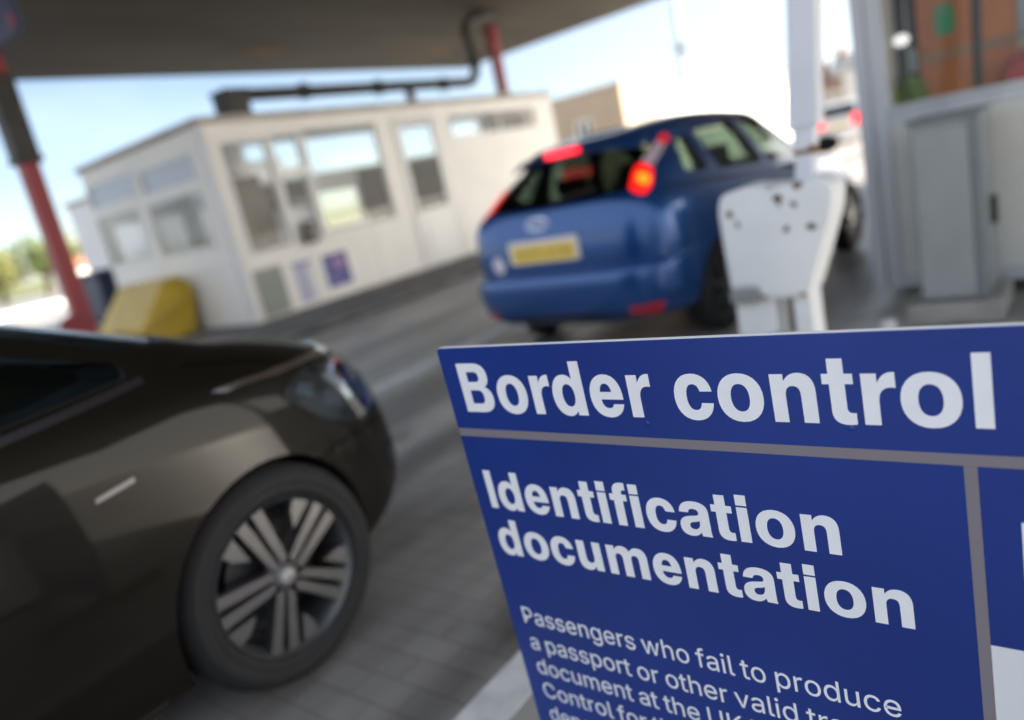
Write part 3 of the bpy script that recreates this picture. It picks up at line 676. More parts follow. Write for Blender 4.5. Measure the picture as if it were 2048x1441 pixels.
def text_part(name, body, mat, parent, place, width=None, size=None, x=0.0, y=0.0, bold=True, cap=720.0, depth=0.0006, track=0.0):
    """lettering as one flat mesh with a hair of thickness; width fits the run from its first to last ink"""
    pen, polys = 0.0, []
    for ch in body:
        adv, g = (bold_glyph if bold else light_glyph)(ch)
        for c in g:
            polys.append([(px + pen, py) for px, py in c])
        pen += adv + track
    xs = [p[0] for c in polys for p in c]
    sy = size / cap
    sx = (width / (max(xs) - min(xs))) if width else sy
    def area(c):
        return sum(c[i - 1][0] * c[i][1] - c[i][0] * c[i - 1][1] for i in range(len(c)))
    def box_of(c):
        return min(p[0] for p in c), max(p[0] for p in c), min(p[1] for p in c), max(p[1] for p in c)
    # overlapping strokes of one letter go to separate layers a few hundredths of a millimetre apart
    big = max(polys, key=lambda c: abs(area(c)))
    sgn = area(big)
    outers = [c for c in polys if area(c) * sgn > 0] if not bold else None
    layers = []
    if bold:
        layers = [polys]
    else:
        layers = [[], []]
        last = None
        for c in outers:
            bb = box_of(c)
            lay = 0
            if last and bb[0] < last[0][1] and last[0][0] < bb[1] and bb[2] < last[0][3] and last[0][2] < bb[3]:
                lay = 1 - last[1]
            layers[lay].append(c)
            last = (bb, lay)
            for q in polys:
                if area(q) * sgn < 0:
                    qb = box_of(q)
                    if qb[0] >= bb[0] - 1 and qb[1] <= bb[1] + 1 and qb[2] >= bb[2] - 1 and qb[3] <= bb[3] + 1:
                        layers[lay].append(q)
    vs, fs = [], []
    for li, lay in enumerate(layers):
        if not lay:
            continue
        cu = bpy.data.curves.new(name, 'CURVE')
        cu.dimensions = '2D'
        cu.fill_mode = 'BOTH'
        cu.extrude = depth / 2
        for c in lay:
            s = cu.splines.new('POLY')
            s.points.add(len(c) - 1)
            for i, (px, py) in enumerate(c):
                s.points[i].co = ((px - min(xs)) * sx + x, py * sy + y, 0, 1)
            s.use_cyclic_u = True
        tmp = bpy.data.objects.new('tmp', cu)
        COL.objects.link(tmp)
        dg = bpy.context.evaluated_depsgraph_get()
        m1 = bpy.data.meshes.new_from_object(tmp.evaluated_get(dg))
        bpy.data.objects.remove(tmp)
        k = len(vs)
        vs += [(v.co.x, v.co.y, v.co.z + li * 0.00006) for v in m1.vertices]
        fs += [[i + k for i in p.vertices] for p in m1.polygons]
        bpy.data.meshes.remove(m1)
    me = bpy.data.meshes.new(name)
    me.from_pydata(vs, [], fs)
    for v in me.vertices:
        v.co = place(v.co.x, v.co.y, v.co.z + depth / 2)
    return link(name, me, mat, parent)

# ------------------------------------------------------------------ cars
def cr_interp(vals, n):
    """Catmull-Rom through a list of equal-length tuples, n steps between neighbours"""
    out = []
    k = len(vals)
    for i in range(k - 1):
        p0, p1, p2, p3 = vals[max(i - 1, 0)], vals[i], vals[i + 1], vals[min(i + 2, k - 1)]
        for j in range(n):
            t = j / n
            out.append(tuple(0.5 * (2 * b + (c - a) * t + (2 * a - 5 * b + 4 * c - d) * t * t + (3 * b - a - 3 * c + d) * t ** 3) for a, b, c, d in zip(p0, p1, p2, p3)))
    out.append(tuple(vals[-1]))
    return out

def spow(v, e):
    return math.copysign(abs(v) ** e, v)

def hull(rows, xm, steps=4, n=120):
    """stack of plan contours; a row is (x rear, x front, half width, rear bluntness, front bluntness, z at 0, 1/4, 1/2, 3/4, 1 of the length)"""
    R = cr_interp(rows, steps)
    ref = R[len(R) // 3]
    def pt(r, th):
        xr, xf, w, nr, nf = r[:5]
        c, s = cos(th), sin(th)
        if c > 0:
            x = xm - (xm - xr) * abs(c) ** (2 / nr)
            y = w * spow(s, 2 / nr)
        else:
            x = xm + (xf - xm) * abs(c) ** (2 / nf)
            y = w * spow(s, 2 / nf)
        t = min(max((x - xr) / (xf - xr), 0), 1) * 4
        i = min(int(t), 3)
        f = t - i
        Z = r[5:]
        p0, p1, p2, p3 = Z[max(i - 1, 0)], Z[i], Z[i + 1], Z[min(i + 2, 4)]
        z = 0.5 * (2 * p1 + (p2 - p0) * f + (2 * p0 - 5 * p1 + 4 * p2 - p3) * f * f + (3 * p1 - p0 - 3 * p2 + p3) * f ** 3)
        return Vector((x, y, z))
    dense = [2 * pi * i / 8000 for i in range(8001)]
    L = [0.0]
    prev = pt(ref, 0)
    for th in dense[1:]:
        q = pt(ref, th)
        L.append(L[-1] + (q - prev).length)
        prev = q
    ths, j = [], 0
    for i in range(n):
        target = L[-1] * i / n
        while L[j] < target:
            j += 1
        ths.append(dense[j])
    vs = [pt(r, th) for r in R for th in ths]
    fs = []
    for i in range(len(R) - 1):
        for k in range(n):
            k2 = (k + 1) % n
            fs.append((i * n + k, i * n + k2, (i + 1) * n + k2, (i + 1) * n + k))
    fs.append(tuple(range(n))[::-1])
    fs.append(tuple(range((len(R) - 1) * n, len(R) * n)))
    return vs, fs

def raw_obj(name, vs, fs):
    me = bpy.data.meshes.new(name)
    me.from_pydata([tuple(v) for v in vs], [], fs)
    bm = bmesh.new()
    bm.from_mesh(me)
    bmesh.ops.recalc_face_normals(bm, faces=bm.faces)
    bm.to_mesh(me)
    bm.free()
    o = bpy.data.objects.new(name, me)
    COL.objects.link(o)
    return o

AX = {'x+': (0, Vector((1, 0, 0))), 'x-': (0, Vector((-1, 0, 0))), 'y+': (1, Vector((0, 1, 0))), 'y-': (1, Vector((0, -1, 0))), 'z+': (2, Vector((0, 0, 1)))}

def axis_pt(ax, a, b, e):
    k = AX[ax][0]
    return Vector((e, a, b)) if k == 0 else (Vector((a, e, b)) if k == 1 else Vector((a, b, e)))

def patch(name, bvh, poly, ax, off, mat, parent, thick=0.004, grid=0.05, smooth=60):
    """a panel laid on the body: a polygon seen along an axis, dropped on the surface and given thickness"""
    if isinstance(ax, tuple):
        k, d = 3, Vector((-0.70711, 0.70711 * ax[1], 0))
        along = Vector((0, 0, 1)).cross(d)
    else:
        k, d = AX[ax]
    bm = bmesh.new()
    f = bm.faces.new([bm.verts.new((p[0], p[1], 0)) for p in poly])
    xs, ys = [p[0] for p in poly], [p[1] for p in poly]
    for i, (lo, hi) in enumerate(((min(xs), max(xs)), (min(ys), max(ys)))):
        c = lo + grid
        while c < hi:
            no = (1, 0, 0) if i == 0 else (0, 1, 0)
            co = (c, 0, 0) if i == 0 else (0, c, 0)
            bmesh.ops.bisect_plane(bm, geom=bm.verts[:] + bm.edges[:] + bm.faces[:], plane_co=co, plane_no=no, dist=1e-6)
            c += grid
    for v in bm.verts:
        if k == 3:
            o = along * v.co.x + Vector((0, 0, v.co.y)) + d * 9.0
        else:
            o = axis_pt(ax, v.co.x, v.co.y, 0)
            o[k] = d[k] * 9.0
        hit = bvh.ray_cast(o, -d)
        if hit[0] is None:
            near = bvh.find_nearest(o - d * 9.0 + d * 0.6) if k == 3 else bvh.find_nearest(axis_pt(ax, v.co.x, v.co.y, d[k] * 0.9 if k == 1 else (0.1 if d[k] < 0 else 4.2)))
            v.co = near[0] + near[1] * off
        else:
            nn = hit[1] if hit[1].dot(d) > 0 else -hit[1]
            v.co = hit[0] + nn * off
    bmesh.ops.recalc_face_normals(bm, faces=bm.faces)
    fs = bm.faces[:]
    if fs and sum(f.normal.dot(d) for f in fs) < 0:
        bmesh.ops.reverse_faces(bm, faces=fs)
    if thick:
        bmesh.ops.solidify(bm, geom=bm.faces[:], thickness=thick)
    me = bpy.data.meshes.new(name)
    bm.to_mesh(me)
    bm.free()
    return link(name, me, mat, parent, smooth)

def cut_body(root, outer, cutters, paint, dark):
    """subtract the cutters from the body and paint only what is still outer skin"""
    bvh = BVHTree.FromPolygons([v.co for v in outer.data.vertices], [tuple(p.vertices) for p in outer.data.polygons])
    for c in cutters:
        m = outer.modifiers.new('cut', 'BOOLEAN')
        m.operation = 'DIFFERENCE'
        m.object = c
        m.solver = 'EXACT'
    dg = bpy.context.evaluated_depsgraph_get()
    me = bpy.data.meshes.new_from_object(outer.evaluated_get(dg))
    for c in cutters:
        bpy.data.objects.remove(c)
    bpy.data.objects.remove(outer)
    me.materials.clear()
    me.materials.append(paint)
    me.materials.append(dark)
    for p in me.polygons:
        hit = bvh.find_nearest(p.center)
        p.material_index = 1 if (hit[3] is not None and hit[3] > 0.006) else 0
        if p.center.z < 0.24 and abs(p.normal.z) > 0.8:
            p.material_index = 1
        p.use_smooth = True
    me.set_sharp_from_angle(angle=radians(38))
    return me, bvh

def split(me, root, regions, mats):
    """cut a body mesh into panels: regions are (part name, planes, test(centre))"""
    bm = bmesh.new()
    bm.from_mesh(me)
    for name, planes, test in regions:
        for co, no in planes:
            bmesh.ops.bisect_plane(bm, geom=bm.verts[:] + bm.edges[:] + bm.faces[:], plane_co=co, plane_no=no, dist=1e-5)
    taken = set()
    jobs = []
    for name, planes, test in regions:
        pick = [f for f in bm.faces if f not in taken and test(f.calc_center_median())]
        taken |= set(pick)
        jobs.append((name, pick))
    rest = [f for f in bm.faces if f not in taken]
    jobs.insert(0, ('body', rest))
    made = []
    for name, pick in jobs:
        vid, vs, fs, mi = {}, [], [], []
        for f in pick:
            idx = []
            for v in f.verts:
                if v.index not in vid:
                    vid[v.index] = len(vs)
                    vs.append(v.co.copy())
                idx.append(vid[v.index])
            fs.append(idx)
            mi.append(f.material_index)
        m = bpy.data.meshes.new(name)
        m.from_pydata(vs, [], fs)
        for mm in mats:
            m.materials.append(mm)
        for p, k in zip(m.polygons, mi):
            p.material_index = k
        made.append(link(name, m, mats, root, 38))
    bm.free()
    return made

def wheel(root, x, y, side, R, rim, width, kind):
    """side is +1 for the car's left; the outer face looks along side*y"""
    X = Matrix.Translation((x, y, R)) @ Matrix.Rotation(-side * pi / 2, 4, 'X')
    w = width / 2
    t = B()
    prof = [(rim - 0.004, -w + 0.02), (rim + 0.01, -w), (R - 0.035, -w), (R - 0.012, -w + 0.02), (R, -w + 0.05), (R, w - 0.05), (R - 0.012, w - 0.02), (R - 0.035, w - 0.001), (R - 0.042, w + 0.002), (R - 0.048, w), (rim + 0.045, w + 0.002), (rim + 0.040, w - 0.002), (rim + 0.028, w - 0.001), (rim + 0.022, w + 0.002), (rim + 0.01, w - 0.004), (rim - 0.004, w - 0.02)]
    t.lathe(prof, 64, X, closed=True)
    tyre = t.out('wheel', M['rubber'], root, 50)
    r = B()
    r.lathe([(rim, w - 0.014), (rim - 0.003, w - 0.010), (rim - 0.008, w - 0.016), (rim - 0.024, w - 0.05), (rim - 0.03, -w + 0.02), (rim, -w + 0.02)], 64, X, closed=True)
    f0, f1 = w - 0.055, w - 0.016
    def spoke(ang, poly, a=f0, b=f1):
        ca, sa = cos(ang), sin(ang)
        q = [(p[0] * ca - p[1] * sa, p[0] * sa + p[1] * ca) for p in poly]
        r.prism(q, 'z', a, b, X)
    k = (rim - 0.004) / 0.228
    if kind == 'twin':
        for i in range(5):
            a = 2 * pi * i / 5 + 0.54
            for sg in (1, -1):
                spoke(a, [(0.035 * k, sg * 0.005), (0.226 * k, sg * 0.012 + 0.012), (0.223 * k, sg * 0.048 + 0.012), (0.05 * k, sg * 0.030)], f0, f1 - 0.003)
            spoke(a, [(0.219 * k, 0.078), (0.194 * k, 0.132), (0.150 * k, 0.110), (0.118 * k, 0.066)], f0, f1 - 0.006)
        r.lathe([(0.0001, f1 - 0.004), (0.032, f1 - 0.004), (0.042, f1 - 0.012), (0.055, f0)], 32, X)
    else:
        for i in range(7):
            a = 2 * pi * i / 7 + 0.2
            spoke(a, [(0.03, -0.025), (0.226 * k, -0.018), (0.226 * k, 0.018), (0.03, 0.025)])
        r.lathe([(0.0001, f1 + 0.004), (0.05, f1 + 0.002), (0.065, f0)], 24, X)
    r.out('rim', M['alloy'], tyre, 30)
    d = B()
    d.lathe([(0.0001, -0.02), (rim * 0.62, -0.02), (rim * 0.62, 0.0), (rim * 0.3, 0.004), (0.0001, 0.004)], 40, X)
    d.lathe([(rim * 0.8, -w + 0.05), (rim - 0.035, -w + 0.05), (rim - 0.035, -w + 0.045), (0.0001, -w + 0.045)], 40, X)
    d.out('brake_disc', M['alloydark'], tyre, 30)
    if kind == 'twin':
        c = B()
        c.lathe([(0.0001, f1 + 0.004), (0.022, f1 + 0.003), (0.026, f1 - 0.004)], 28, X)
        c.out('hub_cap', M['chrome'], tyre, 40)
    return tyre

def seat(root, x, y):
    b = B()
    b.prism(rounded([(x, 0.42), (x + 0.5, 0.5), (x + 0.52, 0.38), (x, 0.3)], 0.05), 'y', y - 0.24, y + 0.24)
    b.prism(rounded([(x + 0.06, 0.42), (x - 0.14, 1.0), (x - 0.24, 0.98), (x - 0.1, 0.36)], 0.06), 'y', y - 0.23, y + 0.23)
    s = b.out('seat', M['seat'], root, 40, bevel=0.03)
    h = B()
    h.prism(rounded([(x - 0.13, 1.05), (x - 0.16, 1.22), (x - 0.25, 1.21), (x - 0.23, 1.04)], 0.04), 'y', y - 0.13, y + 0.13)
    h.out('headrest', M['seat'], s, 40, bevel=0.02)

def car_text(name, body, mat, parent, x, y0, z0, width, size):
    return text_part(name, body, mat, parent, lambda u, v, w: Vector((x - w, y0 - u, z0 + v)), width=width, size=size, bold=False, cap=509.0, depth=0.002)

# ================================================================== GROUND AND ROAD
g = B()
g.add([(-400, -600, 0), (1500, -600, 0), (1500, 1200, 0), (-400, 1200, 0)], [(0, 1, 2, 3)])
struct(g.out('ground', M['ground']))
for nm, y0, y1, x0, x1 in (('lane_line', 1.19, 1.325, -6.0, 2.3), ('lane_line', 4.24, 4.40, -4.0, 13.0)):
    b = B()
    b.box(x0, x1, y0, y1, 0.0, 0.004)
    struct(b.out(nm, M['line']))
b = B()
b.prism(rounded([(5.0, 7.75), (17.5, 7.75), (17.5, 15.6), (5.0, 15.6)], 0.3), 'z', 0.0, 0.075)
struct(b.out('kerb_island', M['kerb'], bevel=0.015))
b = B()
b.box(4.985, 17.5, 7.6, 7.75, 0.0, 0.085)
struct(b.out('kerb', M['kerb'], bevel=0.012))
b = B()
b.box(-2.0, 40.0, 16.2, 16.5, 0.0, 0.1)
struct(b.out('kerb', M['yellowline']))
b = B()
b.box(-60.0, 120.0, 40.0, 40.35, 0.0, 0.30)
struct(b.out('kerb', M['line']))
# hills that close the view
hb = B()
n = 40
for i in range(n + 1):
    x = -150 + 500 * i / n
    hh = 1.0 + 1.2 * (0.5 + 0.5 * sin(i * 0.7)) + 1.6 * (0.5 + 0.5 * sin(i * 0.23 + 1))
    hb.v += [Vector((x, 96, 0)), Vector((x, 112, hh)), Vector((x, 180, hh * 1.2))]
for i in range(n):
    for k in range(2):
        a = i * 3 + k
        hb.f.append([a, a + 3, a + 4, a + 1])
struct(hb.out('hill', M['hill'], smooth=80))

# ================================================================== CANOPY AND COLUMNS
cp = thing('canopy', 'broad dark brown flat canopy roof over the checkpoint lanes', 'canopy', (8, 4, 0))
b = B()
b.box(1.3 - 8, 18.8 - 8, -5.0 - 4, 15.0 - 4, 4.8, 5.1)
b.box(1.3 - 8, 7.2 - 8, -10.5 - 4, -5.0 - 4, 4.8, 5.1)  # unseen side extension added to keep sun off the ground beside the dark car
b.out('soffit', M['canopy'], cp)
b = B()
b.box(1.24 - 8, 18.86 - 8, -5.06 - 4, 15.06 - 4, 4.84, 5.45)
b.box(1.24 - 8, 7.26 - 8, -10.56 - 4, -5.06 - 4, 4.84, 5.45)  # edge of the added shading extension
b.out('fascia', M['roof'], cp)
for cx, cy, w, d in ((10.2, 13.1, 1.1, 0.7), (15.6, 13.2, 0.9, 0.4), (6.4, 9.0, 0.8, 0.3)):
    pl = [(cx - 8 + w * (0.5 + 0.12 * sin(3 * t + cx)) * cos(t), cy - 4 + d * (0.5 + 0.15 * cos(2 * t)) * sin(t)) for t in [2 * pi * k / 18 for k in range(18)]]
    b = B()
    b.prism(pl, 'z', 4.794, 4.801)
    b.out('rust_stain', M['rust'], cp)
for yy in (-3.6, 0.5, 6.0, 11.5):
    b = B()
    b.box(1.4 - 8, 18.7 - 8, yy - 4 - 0.02, yy - 4 + 0.02, 4.79, 4.802)
    b.out('joint_strip', M['iron'], cp)

def column(x, y, label, collar):
    t = thing('canopy_column', label, 'column', (x, y, 0), group='red columns under the canopy')
    b = B()
    b.box(-0.108, 0.108, -0.108, 0.108, 0.0, 4.8)
    b.out('shaft', M['red'], t, bevel=0.012)
    b = B()
    b.prism([(0.11, 0.07), (0.11, 0.80), (0.22, 0.76), (0.62, 0.2), (0.62, 0.07)], 'y', -0.108, -0.08)
    b.prism([(0.11, 0.07), (0.11, 0.80), (0.22, 0.76), (0.62, 0.2), (0.62, 0.07)], 'y', 0.08, 0.108)
    b.box(0.6, 0.64, -0.15, 0.15, 0.07, 0.22)
    for s in b.v:
        s.x = -s.x
    b.out('foot_bracket', M['red'], t)
    if collar:
        b = B()
        b.box(-0.145, 0.145, -0.145, 0.145, 2.84, 3.9)
        b.box(-0.165, 0.165, -0.165, 0.165, 2.80, 2.88)
        b.out('collar', M['iron'], t, bevel=0.01)
    return t
column(4.25, 10.85, 'red steel column with a black collar beside the yellow grit bin', True)
column(15.05, 11.05, 'red steel column rising behind the far end of the white booth', False)

# blue lane sign hung under the canopy
t = thing('hanging_sign', 'blue lane sign with a red corner hanging from the canopy', 'sign', (3.45, 8.45, 3.62))
b = B()
b.box(0, 0.08, -0.48, 0.75, 0.0, 0.75)
b.out('sign_box', M['navy'], t, bevel=0.01)
b = B()
b.box(-0.006, 0.0, -0.46, -0.37, 0.05, 0.17)
b.out('red_corner', M['red'], t)
for yy in (-0.3, 0.55):
    b = B()
    b.tube([(0.04, yy, 0.75), (0.04, yy, 1.19)], 0.015, 8)
    b.out('hanger', M['iron'], t)

# ================================================================== WHITE CONTROL BOOTH
bt = thing('control_booth', 'long white control booth with many windows and a flat roof', 'booth', (6.0, 9.6, 0.0))
BX, BY = 6.0, 9.6
def sh(h):
    return (h[0] - BX, h[1] - BX, h[2], h[3])
L, Dp, Z0, Z1 = 8.75, 3.85, 0.075, 2.9
fh = {'a': (6.22, 7.02, 1.02, 2.66), 'b': (7.06, 7.62, 0.98, 2.10), 'b2': (7.06, 7.62, 2.14, 2.70), 'c': (7.66, 9.28, 1.05, 2.73), 'd': (9.66, 10.82, 0.10, 2.74), 'e': (11.16, 14.05, 2.26, 2.72)}
w = wall('y', 0.0, 0.08, 0.0, L, Z0, Z1, [sh(h) for h in fh.values()])
lh = [(2.12, 3.80, 2.24, 2.68), (0.34, 1.96, 2.20, 2.62), (2.30, 3.80, 1.28, 2.15), (0.36, 2.02, 1.24, 2.12)]
lh = [(2.12, 3.80, 2.24, 2.68), (0.34, 1.96, 2.20, 2.62), (2.30, 3.80, 1.28, 2.15), (0.36, 2.02, 1.24, 2.12)]
w2 = wall('x', 0.0, 0.08, 0.08, Dp - 0.08, Z0, Z1, lh)
LW, DR = 1.75, 1.95                      # the deep left room and the shallow long room
bl = [(0.2, 1.55, 2.2, 2.84), (0.2, 1.55, 1.0, 2.0)]
w3 = wall('y', Dp - 0.08, 0.08, 0.0, LW, Z0, Z1, bl)
bm_ = [(2.15, 3.65, 2.2, 2.84), (2.15, 3.65, 1.0, 2.02)]
w5 = wall('x', LW - 0.08, 0.08, DR, Dp - 0.08, Z0, Z1, bm_)
br_ = [(1.85, 8.5, 2.13, 2.85), (3.15, 4.25, 1.1, 1.85)]
w6 = wall('y', DR - 0.08, 0.08, LW - 0.08, L, Z0, Z1, br_)
be = [(0.3, 1.7, 2.13, 2.82)]
w4 = wall('x', L - 0.08, 0.08, 0.08, DR - 0.08, Z0, Z1, be)
for q in (w2, w3, w4, w5, w6):
    w.add(q.v, q.f)
w.out('wall', M['boothwhite'], bt)
b = B()
b.box(-0.05, L + 0.05, -0.05, DR + 0.05, Z1, Z1 + 0.10)
b.box(-0.05, LW + 0.05, DR + 0.05, Dp + 0.05, Z1, Z1 + 0.10)
b.out('roof', M['roof'], bt, bevel=0.01)
b = B()
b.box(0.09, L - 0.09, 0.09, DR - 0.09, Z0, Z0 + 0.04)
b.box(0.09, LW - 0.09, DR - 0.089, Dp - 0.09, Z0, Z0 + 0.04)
b.out('floor', M['darkinner'], bt)
for k, h in fh.items():
    a0, a1, z0, z1 = sh(h)
    if k == 'd':
        continue
    window(bt, 'y', -0.012, a0, a1, z0, z1, fw=0.045, fd=0.075, vbars=(6.72,) if k == 'e' else ())
# door with its glazed upper half
d0, d1 = 9.66 - BX, 10.82 - BX
b = B()
b.box(d0 + 0.03, d0 + 0.16, -0.012, 0.045, 0.1, 2.72)
b.box(d1 - 0.16, d1 - 0.03, -0.012, 0.045, 0.1, 2.72)
b.box(d0 + 0.16, d1 - 0.16, -0.012, 0.045, 2.62, 2.72)
b.box(d0 + 0.16, d1 - 0.16, -0.012, 0.045, 0.1, 1.10)
b.box(d0 + 0.26, d1 - 0.26, -0.024, -0.012, 0.28, 0.92)
dr = b.out('door', M['upvc'], bt)
b = B()
b.box(d0 + 0.15, d1 - 0.15, 0.012, 0.018, 1.09, 2.63)
b.out('pane', M['pane'], dr)
b = B()
b.tube([(d0 + 0.1, -0.05, 1.08), (d0 + 0.24, -0.05, 1.08)], 0.012, 8)
b.tube([(d0 + 0.1, -0.012, 1.08), (d0 + 0.1, -0.05, 1.08)], 0.012, 8)
b.out('handle', M['steel'], dr)
for i, (a0, a1, z0, z1) in enumerate(lh):
    window(bt, 'x', -0.012, a0, a1, z0, z1, fw=0.05, fd=0.075, pane=M['frost'] if i < 2 else M['pane'])
for hs, ax_, at_ in ((bl, 'y', Dp - 0.07), (bm_, 'x', LW - 0.07), (br_, 'y', DR - 0.07), (be, 'x', L - 0.07)):
    for a0, a1, z0, z1 in hs:
        window(bt, ax_, at_, a0, a1, z0, z1, fw=0.045, fd=0.075)
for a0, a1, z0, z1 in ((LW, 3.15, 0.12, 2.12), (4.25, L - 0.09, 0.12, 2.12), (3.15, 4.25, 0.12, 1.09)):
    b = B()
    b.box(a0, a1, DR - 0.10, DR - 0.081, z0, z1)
    b.out('dark_backing', M['darkinner'], bt)  # dark sheet added to dim the back wall behind the windows
b = B()
b.box(0.09, L - 0.09, 0.09, DR - 0.09, Z1 - 0.03, Z1 - 0.004)
b.out('ceiling', M['ceil'], bt)
b = B()
b.box(0.22, 1.03, 0.42, 0.46, Z0 + 0.04, 2.17)
b.out('inner_screen', M['brown'], bt)
b = B()
b.box(6.78, 8.05, 0.3, 0.34, 2.2, 2.62)
b.out('inner_screen', M['brown'], bt)
b = B()
b.box(5.1, 6.6, 1.5, 1.55, 0.2, 1.95)
b.out('inner_screen', M['darkcloth'], bt)
b = B()
b.box(1.06, 1.62, 0.16, 0.19, 1.0, 1.56)
b.out('counter_panel', M['paper'], bt)
b = B()
b.box(2.3, 2.62, 1.4, 1.8, 0.12, 1.75)
b.out('locker', M['greypart'], bt)
b = B()
b.box(1.75, 2.0, 1.0, 1.3, 0.9, 1.62)
b.out('file_stack', M['cream'], bt)
b = B()
b.box(1.2, 3.5, 0.35, 1.0, 0.86, 0.90)
b.box(1.2, 1.26, 0.4, 0.95, 0.12, 0.86)
b.box(3.4, 3.46, 0.4, 0.95, 0.12, 0.86)
b.out('counter', M['darkinner'], bt)
for jx in (1.32, 2.62, 3.56, 4.95, 6.25, 7.55):
    b = B()
    b.box(jx - 0.012, jx + 0.012, -0.008, 0.0, Z0, 0.94)
    b.out('cladding_joint', M['upvc'], bt)
b = B()
b.box(0.0, L, -0.075, -0.051, Z1 + 0.01, Z1 + 0.085)
b.out('gutter', M['roof'], bt)
b = B()
b.box(0.17, 0.66, -0.014, 0.0, 0.10, 0.81)
b.out('vent_panel', M['greypanel'], bt)
b = B()
b.box(0.0, L, -0.02, 0.0, 0.945, 0.965)
b.box(-0.02, 0.0, -0.02, Dp, 0.945, 0.965)
b.out('sill_trim', M['upvc'], bt)
b = B()
b.box(-0.03, 0.06, -0.03, 0.0, Z0, 2.9)
b.box(-0.03, 0.0, 0.0, 0.06, Z0, 2.9)
b.out('corner_trim', M['pale'], bt)
b = B()
b.prism(rounded([(1.19, 1.0), (1.42, 1.0), (1.42, 1.33), (1.22, 1.35)], 0.05), 'y', -0.11, -0.013)
b.out('intercom', M['black'], bt, bevel=0.015)
# notices stuck on the booth
t = thing('notice', 'pale lilac notice stuck on the booth below the service hatch', 'notice', (6.84, 9.6, 0.12))
b = B()
b.box(0.0, 0.37, -0.006, -0.001, 0.0, 0.65)
b.out('sheet', M['paper'], t)
b = B()
for i in range(11):
    b.box(0.04, 0.33 - 0.05 * (i % 3), -0.008, -0.006, 0.05 + i * 0.05, 0.08 + i * 0.05)
b.box(0.0, 0.37, -0.008, -0.006, 0.59, 0.65)
b.out('print', M['lilac'], t)
t = thing('poster', 'square purple poster with a pink picture stuck on the booth', 'poster', (7.44, 9.6, 0.24))
b = B()
b.box(0.0, 0.50, -0.006, -0.001, 0.0, 0.53)
b.out('sheet', M['purple'], t)
b = B()
b.prism([(0.30 + 0.13 * cos(a) * (1 + 0.2 * sin(3 * a)), 0.36 + 0.11 * sin(a)) for a in [2 * pi * k / 20 for k in range(20)]], 'y', -0.008, -0.006)
b.out('print', M['pinkish'], t)
b = B()
for i in range(3):
    b.box(0.05, 0.34 - 0.06 * i, -0.008, -0.006, 0.06 + 0.045 * i, 0.078 + 0.045 * i)
b.out('print', M['lilac'], t)

# black drain pipe over the booth roof
t = thing('drain_pipe', 'black iron drain pipe running over the booth roof up into the canopy', 'pipe', (7.0, 10.2, 3.0))
o = Vector((7.0, 10.2, 3.0))
def rel(p):
    return Vector(p) - o
path = [(7.15, 10.2, 3.38), (9.0, 10.2, 3.385), (11.0, 10.2, 3.395), (12.75, 10.2, 3.40)]
for k in range(1, 8):
    a = pi / 2 * k / 7
    path.append((12.75 + 0.35 * sin(a), 10.2, 3.40 + 0.35 * (1 - cos(a))))
path += [(13.1, 10.2, 4.05), (13.04, 10.2, 4.25), (13.02, 10.2, 4.42), (13.1, 10.2, 4.56), (13.35, 10.2, 4.66), (13.7, 10.2, 4.72), (13.95, 10.2, 4.76), (14.05, 10.2, 4.85)]
b = B()
b.tube([rel(p) for p in path], 0.10, 18)
b.out('pipe', M['iron'], t, 60)
for p, q in (((8.4, 10.2, 3.39), (8.52, 10.2, 3.39)), ((10.1, 10.2, 3.39), (10.22, 10.2, 3.39)), ((11.9, 10.2, 3.39), (12.02, 10.2, 3.39)), ((13.1, 10.2, 3.72), (13.1, 10.2, 3.84))):
    b = B()
    b.tube([rel(p), rel(q)], 0.135, 18)
    b.out('flange', M['iron'], t, 40)
b = B()
b.tube([rel((10.95, 10.2, 3.0)), rel((10.95, 10.2, 3.39))], 0.09, 14)
b.tube([rel((10.95, 10.2, 3.0)), rel((10.95, 10.2, 3.04))], 0.15, 14)
b.out('support_leg', M['iron'], t, 40)
b = B()
b.box(-0.14, 0.24, -0.2, 0.2, 0.0, 0.42)
b.box(-0.17, 0.27, -0.23, 0.23, 0.42, 0.45)
b.out('junction_box', M['iron'], t, bevel=0.01)

# yellow grit bins
def grit_bin(loc, label, mat, lid, length, hgt):
    t = thing('grit_bin', label, 'bin', loc)
    b = B()
    prof = rounded([(-0.38, 0.0), (0.36, 0.0), (0.44, 0.52 * hgt), (-0.46, 0.26 * hgt)], 0.03)
    b.prism(prof, 'y', -length / 2, length / 2)
    b.out('tub', mat, t, 40, bevel=0.03)
    b = B()
    prof = rounded([(-0.50, 0.27 * hgt), (0.47, 0.54 * hgt), (0.43, 0.86 * hgt), (0.26, 1.0 * hgt), (0.06, 0.98 * hgt)], 0.035)
    b.prism(prof, 'y', -length / 2 - 0.03, length / 2 + 0.03)
    b.out('lid', lid, t, 40, bevel=0.03)
    b = B()
    b.box(-0.53, -0.49, -0.12, 0.12, 0.24 * hgt, 0.29 * hgt)
    b.out('handle', M['black'], t, bevel=0.01)
    return t
grit_bin((5.45, 11.60, 0.075), 'yellow grit bin with a sloping lid beside the red column', M['yellow'], M['yellow'], 1.40, 0.90)

